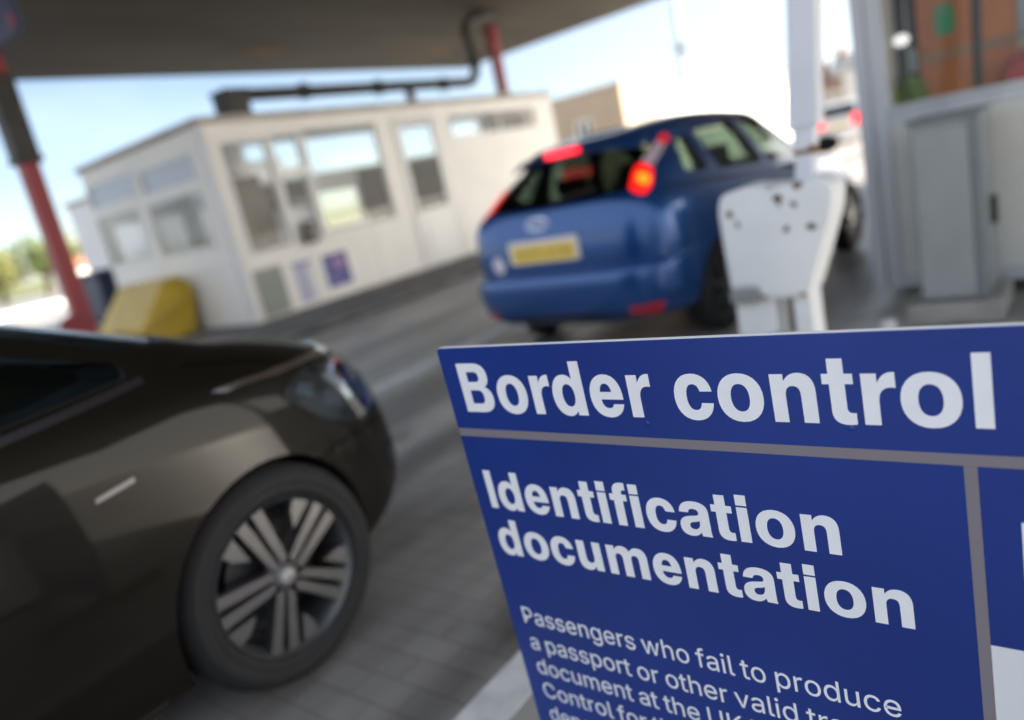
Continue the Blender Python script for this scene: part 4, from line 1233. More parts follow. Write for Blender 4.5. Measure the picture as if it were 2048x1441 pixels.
# things behind the booth on the left
t = thing('cabin', 'plain pale grey cabin standing behind the booth', 'cabin', (9.0, 17.4, 0.0))
b = B()
b.box(0, 4.0, 0, 4.15, 0.15, 3.05)
b.out('wall', M['pale'], t, bevel=0.02)
b = B()
b.box(-0.06, 4.06, -0.06, 4.21, 3.05, 3.15)
b.out('roof', M['roof'], t)
t = thing('wheeled_bin', 'dark navy wheeled bin standing before the pale cabin', 'bin', (8.15, 18.75, 0.0))
b = B()
b.prism([(-0.42, 0.12), (0.42, 0.12), (0.5, 1.18), (-0.5, 1.18)], 'x', -0.4, 0.4)
b.out('tub', M['navy'], t, bevel=0.03)
b = B()
b.prism(rounded([(-0.54, 1.18), (0.54, 1.18), (0.5, 1.30), (-0.5, 1.30)], 0.04), 'x', -0.44, 0.44)
b.out('lid', M['navy'], t, bevel=0.02)
for sy in (-0.34, 0.34):
    b = B()
    b.tube([(-0.3, sy - 0.03, 0.1), (-0.3, sy + 0.03, 0.1)], 0.1, 16)
    b.out('wheel', M['rubber'], t, 40)

# ================================================================== BARRIER
bo = Vector((3.2, 1.06, 0.0))
holes = [(1.05, 0.985, 0.024), (0.99, 0.95, 0.015), (1.265, 0.95, 0.016), (1.03, 0.85, 0.014), (0.93, 0.855, 0.017)]
rp = [((0.0, y - bo.y, z), r * 1.9) for y, z, r in holes]
rp += [((0.0, 1.24 - bo.y, 0.905), 0.03), ((0.0, 1.0 - bo.y, 0.56), 0.03), ((0.0, 1.08 - bo.y, 1.05), 0.05), ((0.0, 1.18 - bo.y, 0.56), 0.035), ((0.0, 0.97 - bo.y, 1.03), 0.04)]
M['barrier'] = rusty_paint('chipped_white_paint', rp)
M['armwhite'] = rusty_paint('weathered_arm_paint', [((0.11, 0.90 - bo.y, 1.155), 0.06), ((0.05, 0.9 - bo.y, 1.155), 0.05)], base=(0.62, 0.65, 0.71))
t = thing('lifting_barrier', 'raised white lifting barrier with a rusty shield shaped housing', 'barrier', bo)
out = [(1.325, 0.965), (1.305, 1.035), (1.20, 1.055), (1.12, 1.045), (1.06, 1.035), (0.99, 1.04), (0.88, 1.045), (0.83, 1.0), (0.845, 0.90), (0.955, 0.60), (0.975, 0.552), (1.18, 0.552), (1.188, 0.608), (1.315, 0.608), (1.322, 0.80)]
b = B()
b.prism(rounded([(p[0] - bo.y, p[1]) for p in out], [0.05, 0.04, 0.02, 0.02, 0.02, 0.02, 0.05, 0.06, 0.05, 0.03, 0.03, 0.02, 0.02, 0.02, 0.05]), 'x', 0.0, 0.22)
b.out('housing', M['barrier'], t, 30, bevel=0.012, seg=3)
b = B()
cx_, cz_ = 1.08 - bo.y, 0.81
cov = [((p[0] - bo.y - cx_) * 0.90 + cx_, (p[1] - cz_) * 0.90 + cz_) for p in out]
b.prism(rounded(cov, [0.05, 0.04, 0.02, 0.02, 0.02, 0.02, 0.05, 0.06, 0.05, 0.03, 0.03, 0.02, 0.02, 0.02, 0.05]), 'x', -0.005, 0.001)
b.out('cover_plate', M['barrier'], t, 30, bevel=0.002)
for y, z, r in holes:
    b = B()
    X = Matrix.Translation((0.0, y - bo.y, z)) @ Matrix.Rotation(-pi / 2, 4, 'Y')
    b.lathe([(0.0001, 0.012), (r * 0.45, 0.012), (r * 0.55, 0.006), (r * 0.8, 0.003), (r * 0.8, -0.002)], 8, X)
    b.out('bolt', M['iron'], t)
b = B()
b.box(-0.012, 0.10, 1.185 - bo.y, 1.318 - bo.y, 0.545, 0.607)
b.out('grey_bracket', M['steel'], t, bevel=0.006)
for y0, y1 in ((1.135, 1.315), (0.975, 1.055)):
    b = B()
    b.box(0.03, 0.19, y0 - bo.y, y1 - bo.y, 0.0, 0.56)
    b.out('leg', M['barrier'], t, bevel=0.008)
b = B()
b.box(-0.06, 0.3, 0.93 - bo.y, 1.37 - bo.y, 0.0, 0.025)
b.out('base_plate', M['steel'], t)
def lean(y, z):
    return y - (z - 1.05) * 0.10
b = B()
def arm_piece(z0, z1, h0, h1, x0, x1, c=0.955):
    y0, y1 = lean(c, z0) - bo.y, lean(c, z1) - bo.y
    b.add([(x0, y0 - h0, z0), (x1, y0 - h0, z0), (x1, y0 + h0, z0), (x0, y0 + h0, z0), (x0, y1 - h1, z1), (x1, y1 - h1, z1), (x1, y1 + h1, z1), (x0, y1 + h1, z1)],
          [(0, 3, 2, 1), (4, 5, 6, 7), (0, 1, 5, 4), (1, 2, 6, 5), (2, 3, 7, 6), (3, 0, 4, 7)])
arm_piece(1.25, 1.45, 0.062, 0.058, 0.04, 0.14)
arm_piece(1.45, 4.1, 0.058, 0.045, 0.04, 0.14)
b.out('arm', M['armwhite'], t, bevel=0.006)
b = B()
arm_piece(1.02, 1.148, 0.037, 0.037, 0.055, 0.125)
arm_piece(1.16, 1.25, 0.042, 0.042, 0.05, 0.13)
b.out('arm_neck', M['armwhite'], t, bevel=0.006)
b = B()
arm_piece(1.146, 1.162, 0.046, 0.046, 0.046, 0.134)
b.out('rusty_joint', M['rust'], t, bevel=0.003)
# grey dome stub in front and a white post stub beyond
t = thing('dome_stub', 'grey dome topped stub post in front of the white barrier', 'post', (2.86, 0.995, 0.0))
b = B()
b.lathe([(0.085, 0.0), (0.085, 0.42), (0.08, 0.455), (0.06, 0.48), (0.03, 0.492), (0.0001, 0.496)], 32)
b.out('post', M['steel'], t, 50)
b = B()
b.lathe([(0.12, 0.0), (0.12, 0.02), (0.0001, 0.02)], 24)
b.out('base', M['steel'], t, 30)
t = thing('post_stub', 'short white post stub on the ground beside the cabinet plinth', 'post', (4.3, 0.91, 0.0))
b = B()
b.lathe([(0.036, 0.0), (0.036, 0.10), (0.042, 0.105), (0.042, 0.122), (0.03, 0.132), (0.0001, 0.134)], 24)
b.out('post', M['upvc'], t, 40)
b = B()
b.lathe([(0.06, 0.0), (0.06, 0.012), (0.0001, 0.012)], 24)
b.out('base', M['steel'], t, 30)

# ================================================================== RIGHT BOOTH, CABINET
rb = thing('kiosk', 'grey framed kiosk with a big window at the right edge', 'booth', (5.3, 1.17, 0.0))
KX, KY = 5.3, 1.17
KL, KD = 2.9, 2.6
q = wall('x', 0.0, 0.06, -KL, -0.17, 0.17, 1.13, [])
q2 = wall('y', -0.06, 0.06, 0.06, KD, 0.1, 2.75, [])
q3 = wall('x', KD, 0.06, -KL, 0.0, 0.1, 2.75, [])
q4 = wall('y', -KL, 0.06, 0.06, KD, 0.1, 2.75, [(0.2, 2.4, 1.1, 2.6)])
for z in (q2, q3, q4):
    q.add(z.v, z.f)
q.out('wall', M['cream'], rb)
b = B()
b.box(-0.035, 0.1, -0.075, 0.0, 0.08, 2.75)
b.box(-0.02, 0.09, -0.17, -0.077, 0.08, 2.75)
b.out('corner_post', M['alu'], rb, bevel=0.008)
b = B()
b.box(-0.03, 0.08, -KL, -0.171, 1.20, 1.232)
b.box(-0.012, 0.07, -KL, -0.171, 1.13, 1.20)
b.box(-0.03, 0.08, -KL, -0.171, 0.085, 0.17)
b.box(-0.02, 0.07, -KL, -0.171, 2.55, 2.75)
b.box(-0.02, 0.07, -1.65, -1.55, 1.233, 2.549)
b.out('frame_rail', M['alu'], rb, bevel=0.006)
b = B()
b.box(0.03, 0.036, -KL + 0.06, -0.16, 1.2, 2.56)
b.out('pane', M['panekiosk'], rb)
b = B()
b.box(-0.1, KD + 0.12, -KL - 0.06, 0.08, 2.75, 2.9)
b.out('roof', M['roof'], rb, bevel=0.01)
b = B()
b.box(0.06, KD, -KL + 0.06, -0.06, 0.1, 0.16)
b.out('floor', M['brown'], rb)
for x in (0.1, 2.3):
    for y in (-0.4, -1.5, -2.5):
        b = B()
        b.box(x, x + 0.2, y - 0.1, y + 0.1, 0.0, 0.1)
        b.out('footing', M['kerb'], rb)
b = B()
b.box(1.0, 1.04, -0.78, -0.20, 0.16, 1.46)
b.box(1.0, 1.04, -0.78, -0.20, 1.52, 2.7)
b.out('inner_panel', M['orange'], rb)
b = B()
b.box(0.99, 1.04, -0.78, -0.20, 1.461, 1.519)
b.out('panel_band', M['orangeband'], rb)
b = B()
b.box(0.99, 1.04, -0.198, -0.062, 0.16, 2.7)
b.out('inner_panel', M['darkcloth'], rb)
b = B()
b.box(0.955, 0.985, -0.19, -0.135, 1.42, 1.58)
b.out('wall_box', M['greypart'], rb)
b = B()
b.box(0.98, 1.3, -1.6, -0.785, 1.5, 2.7)
b.out('cupboard', M['greypart'], rb)
b = B()
b.tube([(0.7, -0.55, 0.16), (0.7, -0.61, 2.74)], 0.03, 10)
b.out('inner_post', M['iron'], rb)
t = thing('green_notice', 'square green card stuck on the terracotta panel inside the kiosk', 'notice', (KX + 0.998, 0.80, 1.62))
b = B()
b.box(-0.004, 0.0, -0.06, 0.06, 0.0, 0.2)
b.out('card', M['green'], t)
b = B()
b.box(-0.006, -0.004, -0.045, 0.045, 0.15, 0.165)
b.out('print', M['greypanel'], t)
t = thing('desk_lamp', 'white lit lamp globe on a stem behind the kiosk window', 'lamp', (KX + 0.32, 0.96, 0.16))
b = B()
b.ball((0, 0, 1.46), 0.042, 12, (1, 1.15, 0.9))
b.out('globe', M['lamp_on'], t, 60)
b = B()
b.tube([(0, 0, 0), (0, 0, 1.43)], 0.009, 8)
b.lathe([(0.1, 0.0), (0.1, 0.015), (0.0001, 0.02)], 16)
b.out('stem', M['black'], t, 40)
def jacket(name, label, cat, loc, mat, band):
    t = thing(name, label, cat, loc)
    b = B()
    n = 22
    rings = [(0.02, 0.62), (0.06, 0.60), (0.15, 0.55), (0.17, 0.45), (0.16, 0.3), (0.165, 0.15), (0.17, 0.0)]
    vs, fs = [], []
    for r, z in rings:
        for k in range(n):
            a = 2 * pi * k / n
            rr = r * (1 + 0.10 * sin(5 * a + z * 9))
            vs.append((0.45 * rr * cos(a), rr * sin(a), z))
    for i in range(len(rings) - 1):
        for k in range(n):
            fs.append((i * n + k, i * n + (k + 1) % n, (i + 1) * n + (k + 1) % n, (i + 1) * n + k))
    b.add(vs, fs)
    b.out('cloth', mat, t, 60)
    b = B()
    for s in (-1, 1):
        b.tube([(0, s * 0.13, 0.54), (0.0, s * 0.185, 0.36), (0.0, s * 0.19, 0.08)], [0.045, 0.042, 0.045], 10)
    b.out('sleeve', mat, t, 60)
    b = B()
    b.tube([(0, 0, 0.62), (0.0, 0, 0.70), (0.03, 0, 0.73)], 0.006, 8)
    b.out('hook', M['steel'], t)
    return t
jk = jacket('jacket', 'lime green safety jacket hanging inside the kiosk window', 'jacket', (KX + 0.86, 1.015, 1.02), M['hivis'], None)
jk.scale = (0.6, 0.5, 0.62)
jacket('jacket', 'red and white cloth jacket hanging at the right inside the kiosk', 'jacket', (KX + 0.85, 0.26, 0.82), M['redcloth'], None)
# hooks need a rail
b = B()
b.tube([(0.86, -0.155, 1.47), (0.86, -0.155, 2.7)], 0.006, 6)
b.out('coat_rail', M['steel'], rb)

cb = thing('cabinet', 'grey metal equipment cabinet standing before the kiosk', 'cabinet', (4.7, 0.40, 0.0))
b = B()
b.box(0.0, 0.46, 0.075, 0.40, 0.13, 1.115)
b.out('case', M['cabinet'], cb, bevel=0.008)
b = B()
b.box(-0.016, 0.0, 0.125, 0.39, 0.15, 1.075)
b.out('door', M['cabinet'], cb, bevel=0.005)
b = B()
b.box(-0.018, 0.0, 0.070, 0.118, 0.135, 1.11)
b.out('door_edge', M['cabdark'], cb, bevel=0.004)
b = B()
b.box(-0.03, 0.48, 0.06, 0.415, 1.115, 1.14)
b.out('top', M['cabdark'], cb, bevel=0.006)
b = B()
b.prism(rounded([(0.30, 0.48), (0.40, 0.48), (0.40, 0.64), (0.30, 0.64)], 0.02), 'y', 0.045, 0.075)
b.out('handle', M['black'], cb, bevel=0.005)
b = B()
b.box(-0.06, 0.5, 0.0, 0.48, 0.0, 0.118)
b.out('plinth', M['concrete'], cb, bevel=0.012)

# ================================================================== CARS
def build_car(root, rows, xm, cav, cavm, windows, paint, wheels, wkind, regions, arch_r, steps=4):
    outer = raw_obj('outer', *hull(rows, xm, steps, 132))
    cut = [raw_obj('cut', *hull(cav, cavm, 3, 60))]
    for poly, ax, e0, e1 in windows:
        b = B()
        b.prism(poly, ax[0], e0, e1)
        o = bpy.data.objects.new('cut', b.mesh('cut'))
        COL.objects.link(o)
        cut.append(o)
    for x, hw, R in wheels:
        for s in (-1, 1):
            b = B()
            X = Matrix.Translation((x, s * 0.58, R)) @ Matrix.Rotation(-s * pi / 2, 4, 'X')
            b.lathe([(0.0001, 0.0), (arch_r, 0.0), (arch_r, 0.6), (0.0001, 0.6)], 48, X)
            o = bpy.data.objects.new('cut', b.mesh('cut'))
            COL.objects.link(o)
            cut.append(o)
    me, bvh = cut_body(root, outer, cut, paint, M['trim'])
    split(me, root, regions, [paint, M['trim']])
    return bvh

# ---- blue hatchback seen from behind
car = thing('parked_car', 'blue hatchback waiting in the lane with its brake lights lit', 'car', (4.07, 2.93, 0.0), radians(-4.4))
rows = [  # xr, xf, w, nr, nf, z0..z4
 (0.45, 3.90, 0.62, 4, 3, .20, .18, .18, .18, .22),
 (0.16, 4.18, 0.80, 5, 3.4, .235, .19, .19, .19, .23),
 (0.06, 4.29, 0.875, 7, 3.4, .30, .27, .26, .27, .30),
 (0.02, 4.33, 0.905, 7.5, 3.4, .40, .38, .37, .38, .40),
 (0.00, 4.34, 0.915, 7.5, 3.4, .52, .50, .49, .50, .50),
 (0.005, 4.335, 0.920, 7.5, 3.4, .59, .59, .59, .59, .55),
 (0.02, 4.32, 0.922, 7.5, 3.4, .618, .63, .63, .63, .58),
 (0.085, 4.29, 0.920, 7.5, 3.4, .636, .665, .665, .66, .62),
 (0.09, 4.28, 0.920, 7.5, 3.4, .655, .68, .68, .68, .63),
 (0.085, 4.22, 0.918, 8, 3.4, .76, .76, .76, .75, .68),
 (0.095, 4.05, 0.905, 8, 3.4, .92, .90, .88, .86, .75),
 (0.12, 3.86, 0.875, 7.5, 3.4, 1.02, .985, .95, .92, .81),
 (0.15, 3.22, 0.835, 6.5, 3.0, 1.07, 1.03, .985, .97, .97),
 (0.26, 2.88, 0.780, 5.5, 3.0, 1.18, 1.16, 1.14, 1.13, 1.13),
 (0.42, 2.50, 0.700, 4.2, 3.0, 1.32, 1.31, 1.31, 1.29, 1.29),
 (0.50, 2.28, 0.640, 4.2, 3.0, 1.40, 1.42, 1.425, 1.405, 1.38),
 (0.58, 2.10, 0.540, 4.0, 3.0, 1.44, 1.475, 1.485, 1.47, 1.44),
 (0.80, 1.95, 0.330, 3, 3, 1.47, 1.50, 1.512, 1.50, 1.475),
]
cav = [
 (0.35, 3.00, 0.72, 4, 3, .40, .38, .38, .38, .45),
 (0.25, 3.05, 0.76, 4, 3, .80, .75, .75, .75, .78),
 (0.24, 3.02, 0.745, 4, 3, 1.02, .98, .95, .94, .93),
 (0.36, 2.74, 0.69, 4, 3, 1.18, 1.16, 1.14, 1.12, 1.10),
 (0.50, 2.38, 0.63, 4, 3, 1.32, 1.31, 1.31, 1.28, 1.25),
 (0.62, 2.10, 0.54, 4, 3, 1.37, 1.40, 1.40, 1.39, 1.35),
]
rear_w = rounded([(0.745, 1.085), (0.0, 1.06), (-0.655, 1.075), (-0.58, 1.30), (-0.53, 1.35), (0.56, 1.35), (0.63, 1.29)], 0.04)
quarter = rounded([(0.66, 1.12), (0.92, 1.075), (0.96, 1.35), (0.82, 1.315)], 0.045)
rdoor = rounded([(1.06, 1.065), (1.80, 1.015), (1.65, 1.39), (1.08, 1.37)], 0.05)
fdoor = rounded([(1.88, 1.01), (2.72, 0.99), (2.27, 1.29), (2.06, 1.37), (1.74, 1.395)], 0.05)
wind = rounded([(0.66, 1.02), (-0.66, 1.02), (-0.53, 1.36), (0.53, 1.36)], 0.06)
wins = [(rear_w, 'x-', -0.3, 0.80), (wind, 'x+', 2.0, 4.6)]
for p in (quarter, rdoor, fdoor):
    wins += [(p, 'y-', -1.2, -0.45), (p, 'y+', 0.45, 1.2)]
regs = [
 ('rear_bumper', [((0, 0, .665), (0, 0, 1)), ((0.78, 0, 0), (1, 0, 0))], lambda c: c.z < .665 and c.x < 0.40),
 ('tailgate', [((0, .63, 0), (0, 1, 0)), ((0, -.63, 0), (0, 1, 0)), ((0.60, 0, 0), (1, 0, 0))], lambda c: c.z > .665 and c.x < 0.60 and abs(c.y) < .63 and c.z < 1.45),
 ('door', [((0.86, 0, 0), (1, 0, 0)), ((1.84, 0, 0), (1, 0, 0)), ((0, 0, .30), (0, 0, 1)), ((0, 0, 1.39), (0, 0, 1))], lambda c: 1.16 < c.x < 1.84 and .30 < c.z < 1.39 and c.y < -.5),
 ('door', [((2.86, 0, 0), (1, 0, 0))], lambda c: 1.84 < c.x < 2.86 and .30 < c.z < 1.39 and c.y < -.5),
 ('bonnet', [((0, .70, 0), (0, 1, 0)), ((0, -.70, 0), (0, 1, 0)), ((3.2, 0, 0), (1, 0, 0))], lambda c: c.x > 3.2 and abs(c.y) < .70 and c.z > .74),
]
WR = 0.315
bv = build_car(car, rows, 2.05, cav, 1.6, wins, M['carblue'], [(0.80, 0, WR), (3.44, 0, WR)], 'plain', regs, 0.355)
for x in (0.80, 3.44):
    for s in (-1, 1):
        wheel(car, x, s * 0.795, s, WR, 0.205, 0.205, 'plain')
patch('rear_window', bv, rear_w, 'x-', -0.008, M['carglass'], car)
patch('windscreen', bv, wind, 'x+', -0.008, M['carglass'], car)
for p in (quarter, rdoor, fdoor):
    for ax in ('y-', 'y+'):
        patch('side_window', bv, p, ax, -0.008, M['carglass'], car)
# lamps up the rear pillars, mirrored
for s in (-1, 1):
    m = -s
    ax = ('d', s)
    low = rounded([(m * .585, 1.085), (m * .622, 1.046), (m * .672, 1.037), (m * .735, 1.083), (m * .785, 1.17), (m * .755, 1.205), (m * .715, 1.222), (m * .655, 1.185)], 0.02)
    mid = [(m * .735, 1.232), (m * .800, 1.192), (m * .950, 1.300), (m * .895, 1.335)]
    top = rounded([(m * .899, 1.339), (m * .953, 1.304), (m * 1.005, 1.335), (m * .995, 1.366), (m * .955, 1.378)], 0.012)
    if s > 0:
        low, mid, top = ([(p[0] - 0.05, p[1]) for p in q] for q in (low, mid, top))
    lm = patch('tail_light', bv, low, ax, 0.006, M['redlens'], car, 0.012, 0.03)
    patch('clear_lens', bv, mid, ax, 0.006, M['whitelens'], lm, 0.012, 0.03)
    patch('top_lens', bv, top, ax, 0.006, M['reddim'], lm, 0.012, 0.03)
    if s < 0:
        am = [(.690 + .040 * cos(a), 1.118 + .036 * sin(a)) for a in [2 * pi * k / 18 for k in range(18)]]
        patch('indicator', bv, am, ax, 0.020, M['amber'], lm, 0.004, 0.03)
# spoiler with the high brake light
b = B()
n = 16
for k in range(n + 1):
    y = -0.56 + 1.12 * k / n
    e = (y / 0.56) ** 2
    for px, pz in ((0.37 + .12 * e, 1.372 - .05 * e), (0.41 + .10 * e, 1.396 - .05 * e), (0.64, 1.436 - .035 * e), (0.62, 1.385 - .045 * e)):
        b.v.append(Vector((px, y, pz)))
for k in range(n):
    for c in range(4):
        b.f.append([k * 4 + c, k * 4 + (c + 1) % 4, (k + 1) * 4 + (c + 1) % 4, (k + 1) * 4 + c])
b.f += [[0, 1, 2, 3], [n * 4 + c for c in (3, 2, 1, 0)]]
spo = b.out('spoiler', M['carblue'], car, 40, bevel=0.012)
b = B()
b.prism(rounded([(-0.165, 1.372), (0.10, 1.372), (0.10, 1.418), (-0.165, 1.418)], 0.018), 'x', 0.335, 0.40)
b.out('brake_light', M['redhot'], spo, bevel=0.005)
# badge, plate, stickers
em = [(0.09 + 0.098 * cos(a), 0.965 + 0.042 * sin(a)) for a in [2 * pi * k / 28 for k in range(28)]]
e = patch('badge', bv, em, 'x-', 0.004, M['chrome'], car, 0.006)
em = [(0.09 + 0.086 * cos(a), 0.965 + 0.033 * sin(a)) for a in [2 * pi * k / 28 for k in range(28)]]
patch('badge_centre', bv, em, 'x-', 0.011, M['emblem'], e, 0.003)
b = B()
b.prism(rounded([(0.375, 0.70), (-0.245, 0.70), (-0.245, 0.865), (0.375, 0.865)], 0.03), 'x', 0.068, 0.13)
pr = b.out('plate_surround', M['platerim'], car, bevel=0.006)
b = B()
b.prism(rounded([(0.335, 0.715), (-0.215, 0.715), (-0.215, 0.83), (0.335, 0.83)], 0.01), 'x', 0.060, 0.068)
pl = b.out('number_plate', M['plate'], pr)
car_text('plate_letters', 'HE05 0UM', M['platetext'], pl, 0.0595, 0.31, 0.735, 0.50, 0.078)
for s in (-1, 1):
    seam = [(s * .628, .68), (s * .632, .68), (s * .648, 1.05), (s * .644, 1.05)]
    patch('shut_line', bv, seam, 'x-', 0.0006, M['shut'], car, 0.0006, 0.05)
    for gx in (1.16, 1.84):
        patch('shut_line', bv, [(gx - .003, .32), (gx + .003, .32), (gx + .003, .98), (gx - .003, .98)], 'y-' if s < 0 else 'y+', 0.0006, M['shut'], car, 0.0006, 0.06)
patch('shut_line', bv, [(-.62, .672), (.62, .672), (.62, .678), (-.62, .678)], 'x-', 0.0006, M['shut'], car, 0.0006, 0.06)
st = [(0.515 + 0.062 * cos(a), 0.71 + 0.062 * sin(a)) for a in [2 * pi * k / 24 for k in range(24)]]
patch('sticker', bv, st, 'x-', 0.002, M['sticker'], car, 0.002)
for s in (-1, 1):
    rf = rounded([(s * .58, 0.315), (s * .74, 0.30), (s * .79, 0.375), (s * .58, 0.365)], 0.02)
    patch('reflector', bv, rf, 'x-', 0.012, M['redoff'], car, 0.008, 0.02)
low = rounded([(.60, .235), (-.60, .235), (-.52, .33), (.52, .33)], 0.03)
patch('bumper_insert', bv, low, 'x-', 0.002, M['black'], car, 0.004)
b = B()
b.tube([(0.10, 0.42, 0.24), (0.5, 0.42, 0.24)], 0.028, 14)
b.out('exhaust', M['steel'], car, 40)
b = B()
b.tube([(0.17, 0.0, 1.085), (0.20, -0.18, 1.11), (0.22, -0.36, 1.125)], 0.009, 8)
b.out('wiper', M['black'], car, 40)
b = B()
b.tube([(2.1, 0.0, 1.44), (1.95, 0.0, 1.72)], [0.006, 0.003], 6)
b.out('aerial', M['black'], car)
for s in (-1, 1):
    b = B()
    b.ball((2.60, s * 1.0, 1.03), 0.085, 10, (0.75, 1.25, 0.85))
    b.tube([(2.62, s * 0.86, 0.99), (2.61, s * 0.95, 1.0)], 0.03, 8)
    b.out('door_mirror', M['black'], car, 60)
    for hx in (1.30, 2.20):
        hp = rounded([(hx, 0.83), (hx + .18, 0.825), (hx + .18, 0.86), (hx, 0.865)], 0.015)
        patch('door_handle', bv, hp, 'y-' if s < 0 else 'y+', 0.012, M['carblue'], car, 0.014)
for x, y in ((1.15, 0.38), (1.15, -0.38), (2.05, 0.38), (2.05, -0.38)):
    seat(car, x, y)
b = B()
b.prism(rounded([(2.45, 0.55), (3.0, 0.6), (2.95, 0.95), (2.5, 0.98)], 0.06), 'y', -0.68, 0.68)
b.out('dashboard', M['trim'], car, 40)

# ---- dark car in front at the left
blk = thing('parked_car', 'dark brown car with twin spoke wheels at the lower left', 'car', (-2.577, 2.745, 0.0))
rows = [
 (0.45, 4.06, 0.64, 4, 4.2, .22, .17, .16, .17, .22),
 (0.16, 4.28, 0.82, 5, 4.4, .25, .18, .17, .17, .20),
 (0.05, 4.36, 0.885, 5, 4.6, .34, .26, .25, .25, .27),
 (0.02, 4.40, 0.91, 5, 4.6, .46, .38, .37, .37, .37),
 (0.00, 4.41, 0.92, 5, 4.5, .58, .52, .51, .51, .48),
 (0.03, 4.40, 0.925, 5, 4.4, .70, .66, .65, .65, .59),
 (0.06, 4.37, 0.92, 4.6, 4.3, .82, .79, .77, .75, .68),
 (0.08, 4.33, 0.91, 4.4, 4.2, .93, .91, .885, .855, .785),
 (0.11, 4.25, 0.89, 4.2, 4.2, 1.00, .98, .96, .935, .868),
 (0.14, 4.13, 0.86, 4.2, 4.2, 1.04, 1.02, 1.00, .99, .925),
 (0.16, 3.95, 0.835, 4.2, 4.4, 1.06, 1.04, 1.02, 1.025, .985),
 (0.17, 3.80, 0.825, 4.2, 4.8, 1.08, 1.06, 1.04, 1.045, 1.02),
 (0.19, 3.70, 0.81, 4.2, 5.0, 1.11, 1.09, 1.07, 1.075, 1.06),
 (0.30, 3.30, 0.765, 4.2, 4.6, 1.26, 1.24, 1.22, 1.225, 1.225),
 (0.42, 2.90, 0.70, 4.2, 4.0, 1.40, 1.40, 1.39, 1.38, 1.37),
 (0.52, 2.60, 0.63, 4.2, 3.6, 1.50, 1.53, 1.53, 1.51, 1.48),
 (0.70, 2.35, 0.50, 4, 3, 1.56, 1.59, 1.60, 1.58, 1.54),
 (1.00, 2.10, 0.30, 3, 3, 1.60, 1.62, 1.625, 1.61, 1.59),
]
cav = [
 (0.35, 3.45, 0.74, 4, 4, .42, .38, .38, .38, .45),
 (0.25, 3.52, 0.775, 4, 4, .85, .80, .80, .80, .82),
 (0.25, 3.54, 0.765, 4, 4.4, 1.04, 1.02, 1.00, .99, .97),
 (0.38, 3.18, 0.70, 4, 4.2, 1.25, 1.22, 1.20, 1.19, 1.18),
 (0.50, 2.78, 0.63, 4, 3.8, 1.40, 1.39, 1.38, 1.37, 1.35),
 (0.66, 2.36, 0.52, 4, 3, 1.48, 1.52, 1.52, 1.50, 1.45),
]
fw_ = rounded([(2.02, 1.02), (3.00, 1.005), (3.40, 1.022), (3.40, 1.06), (3.10, 1.175), (2.60, 1.36), (2.30, 1.44), (2.0, 1.46)], 0.015)
rw_ = rounded([(0.85, 1.09), (1.92, 1.06), (1.92, 1.465), (1.2, 1.46), (0.9, 1.35)], 0.06)
wind = rounded([(0.72, 1.075), (-0.72, 1.075), (-0.54, 1.47), (0.54, 1.47)], 0.06)
back = rounded([(0.60, 1.12), (-0.60, 1.12), (-0.52, 1.45), (0.52, 1.45)], 0.06)
wins = [(back, 'x-', -0.3, 0.85), (wind, 'x+', 2.1, 4.6)]
for p in (fw_, rw_):
    wins += [(p, 'y-', -1.2, -0.45), (p, 'y+', 0.45, 1.2)]
regs = [
 ('front_bumper', [((4.02, 0, 0), (1, 0, 0)), ((0, 0, .58), (0, 0, 1))], lambda c: c.x > 4.02 and c.z < .58),
 ('bonnet', [((0, .74, 0), (0, 1, 0)), ((0, -.74, 0), (0, 1, 0)), ((3.74, 0, 0), (1, 0, 0))], lambda c: c.x > 3.74 and abs(c.y) < .74 and c.z > .74),
 ('door', [((1.96, 0, 0), (1, 0, 0)), ((2.9875, 0, 0), (1, 0, 0)), ((0, 0, .28), (0, 0, 1)), ((0, 0, 1.48), (0, 0, 1))], lambda c: 1.96 < c.x < 2.9875 and .28 < c.z < 1.48 and c.y < -.5),
 ('door', [((0.98, 0, 0), (1, 0, 0))], lambda c: 0.98 < c.x < 1.96 and .28 < c.z < 1.48 and c.y < -.5),
]
WR = 0.330
WXF = 3.61
bv = build_car(blk, rows, 2.1, cav, 1.7, wins, M['cardark'], [(0.80, 0, WR), (WXF, 0, WR)], 'twin', regs, 0.356)
for x in (0.80, WXF):
    for s in (-1, 1):
        wheel(blk, x, s * 0.772, s, WR, 0.232, 0.22, 'twin')
patch('rear_window', bv, back, 'x-', -0.008, M['glassdark'], blk)
patch('windscreen', bv, wind, 'x+', -0.008, M['glassdark'], blk)
for p in (fw_, rw_):
    for ax in ('y-', 'y+'):
        patch('side_window', bv, p, ax, -0.008, M['glassdark'], blk)
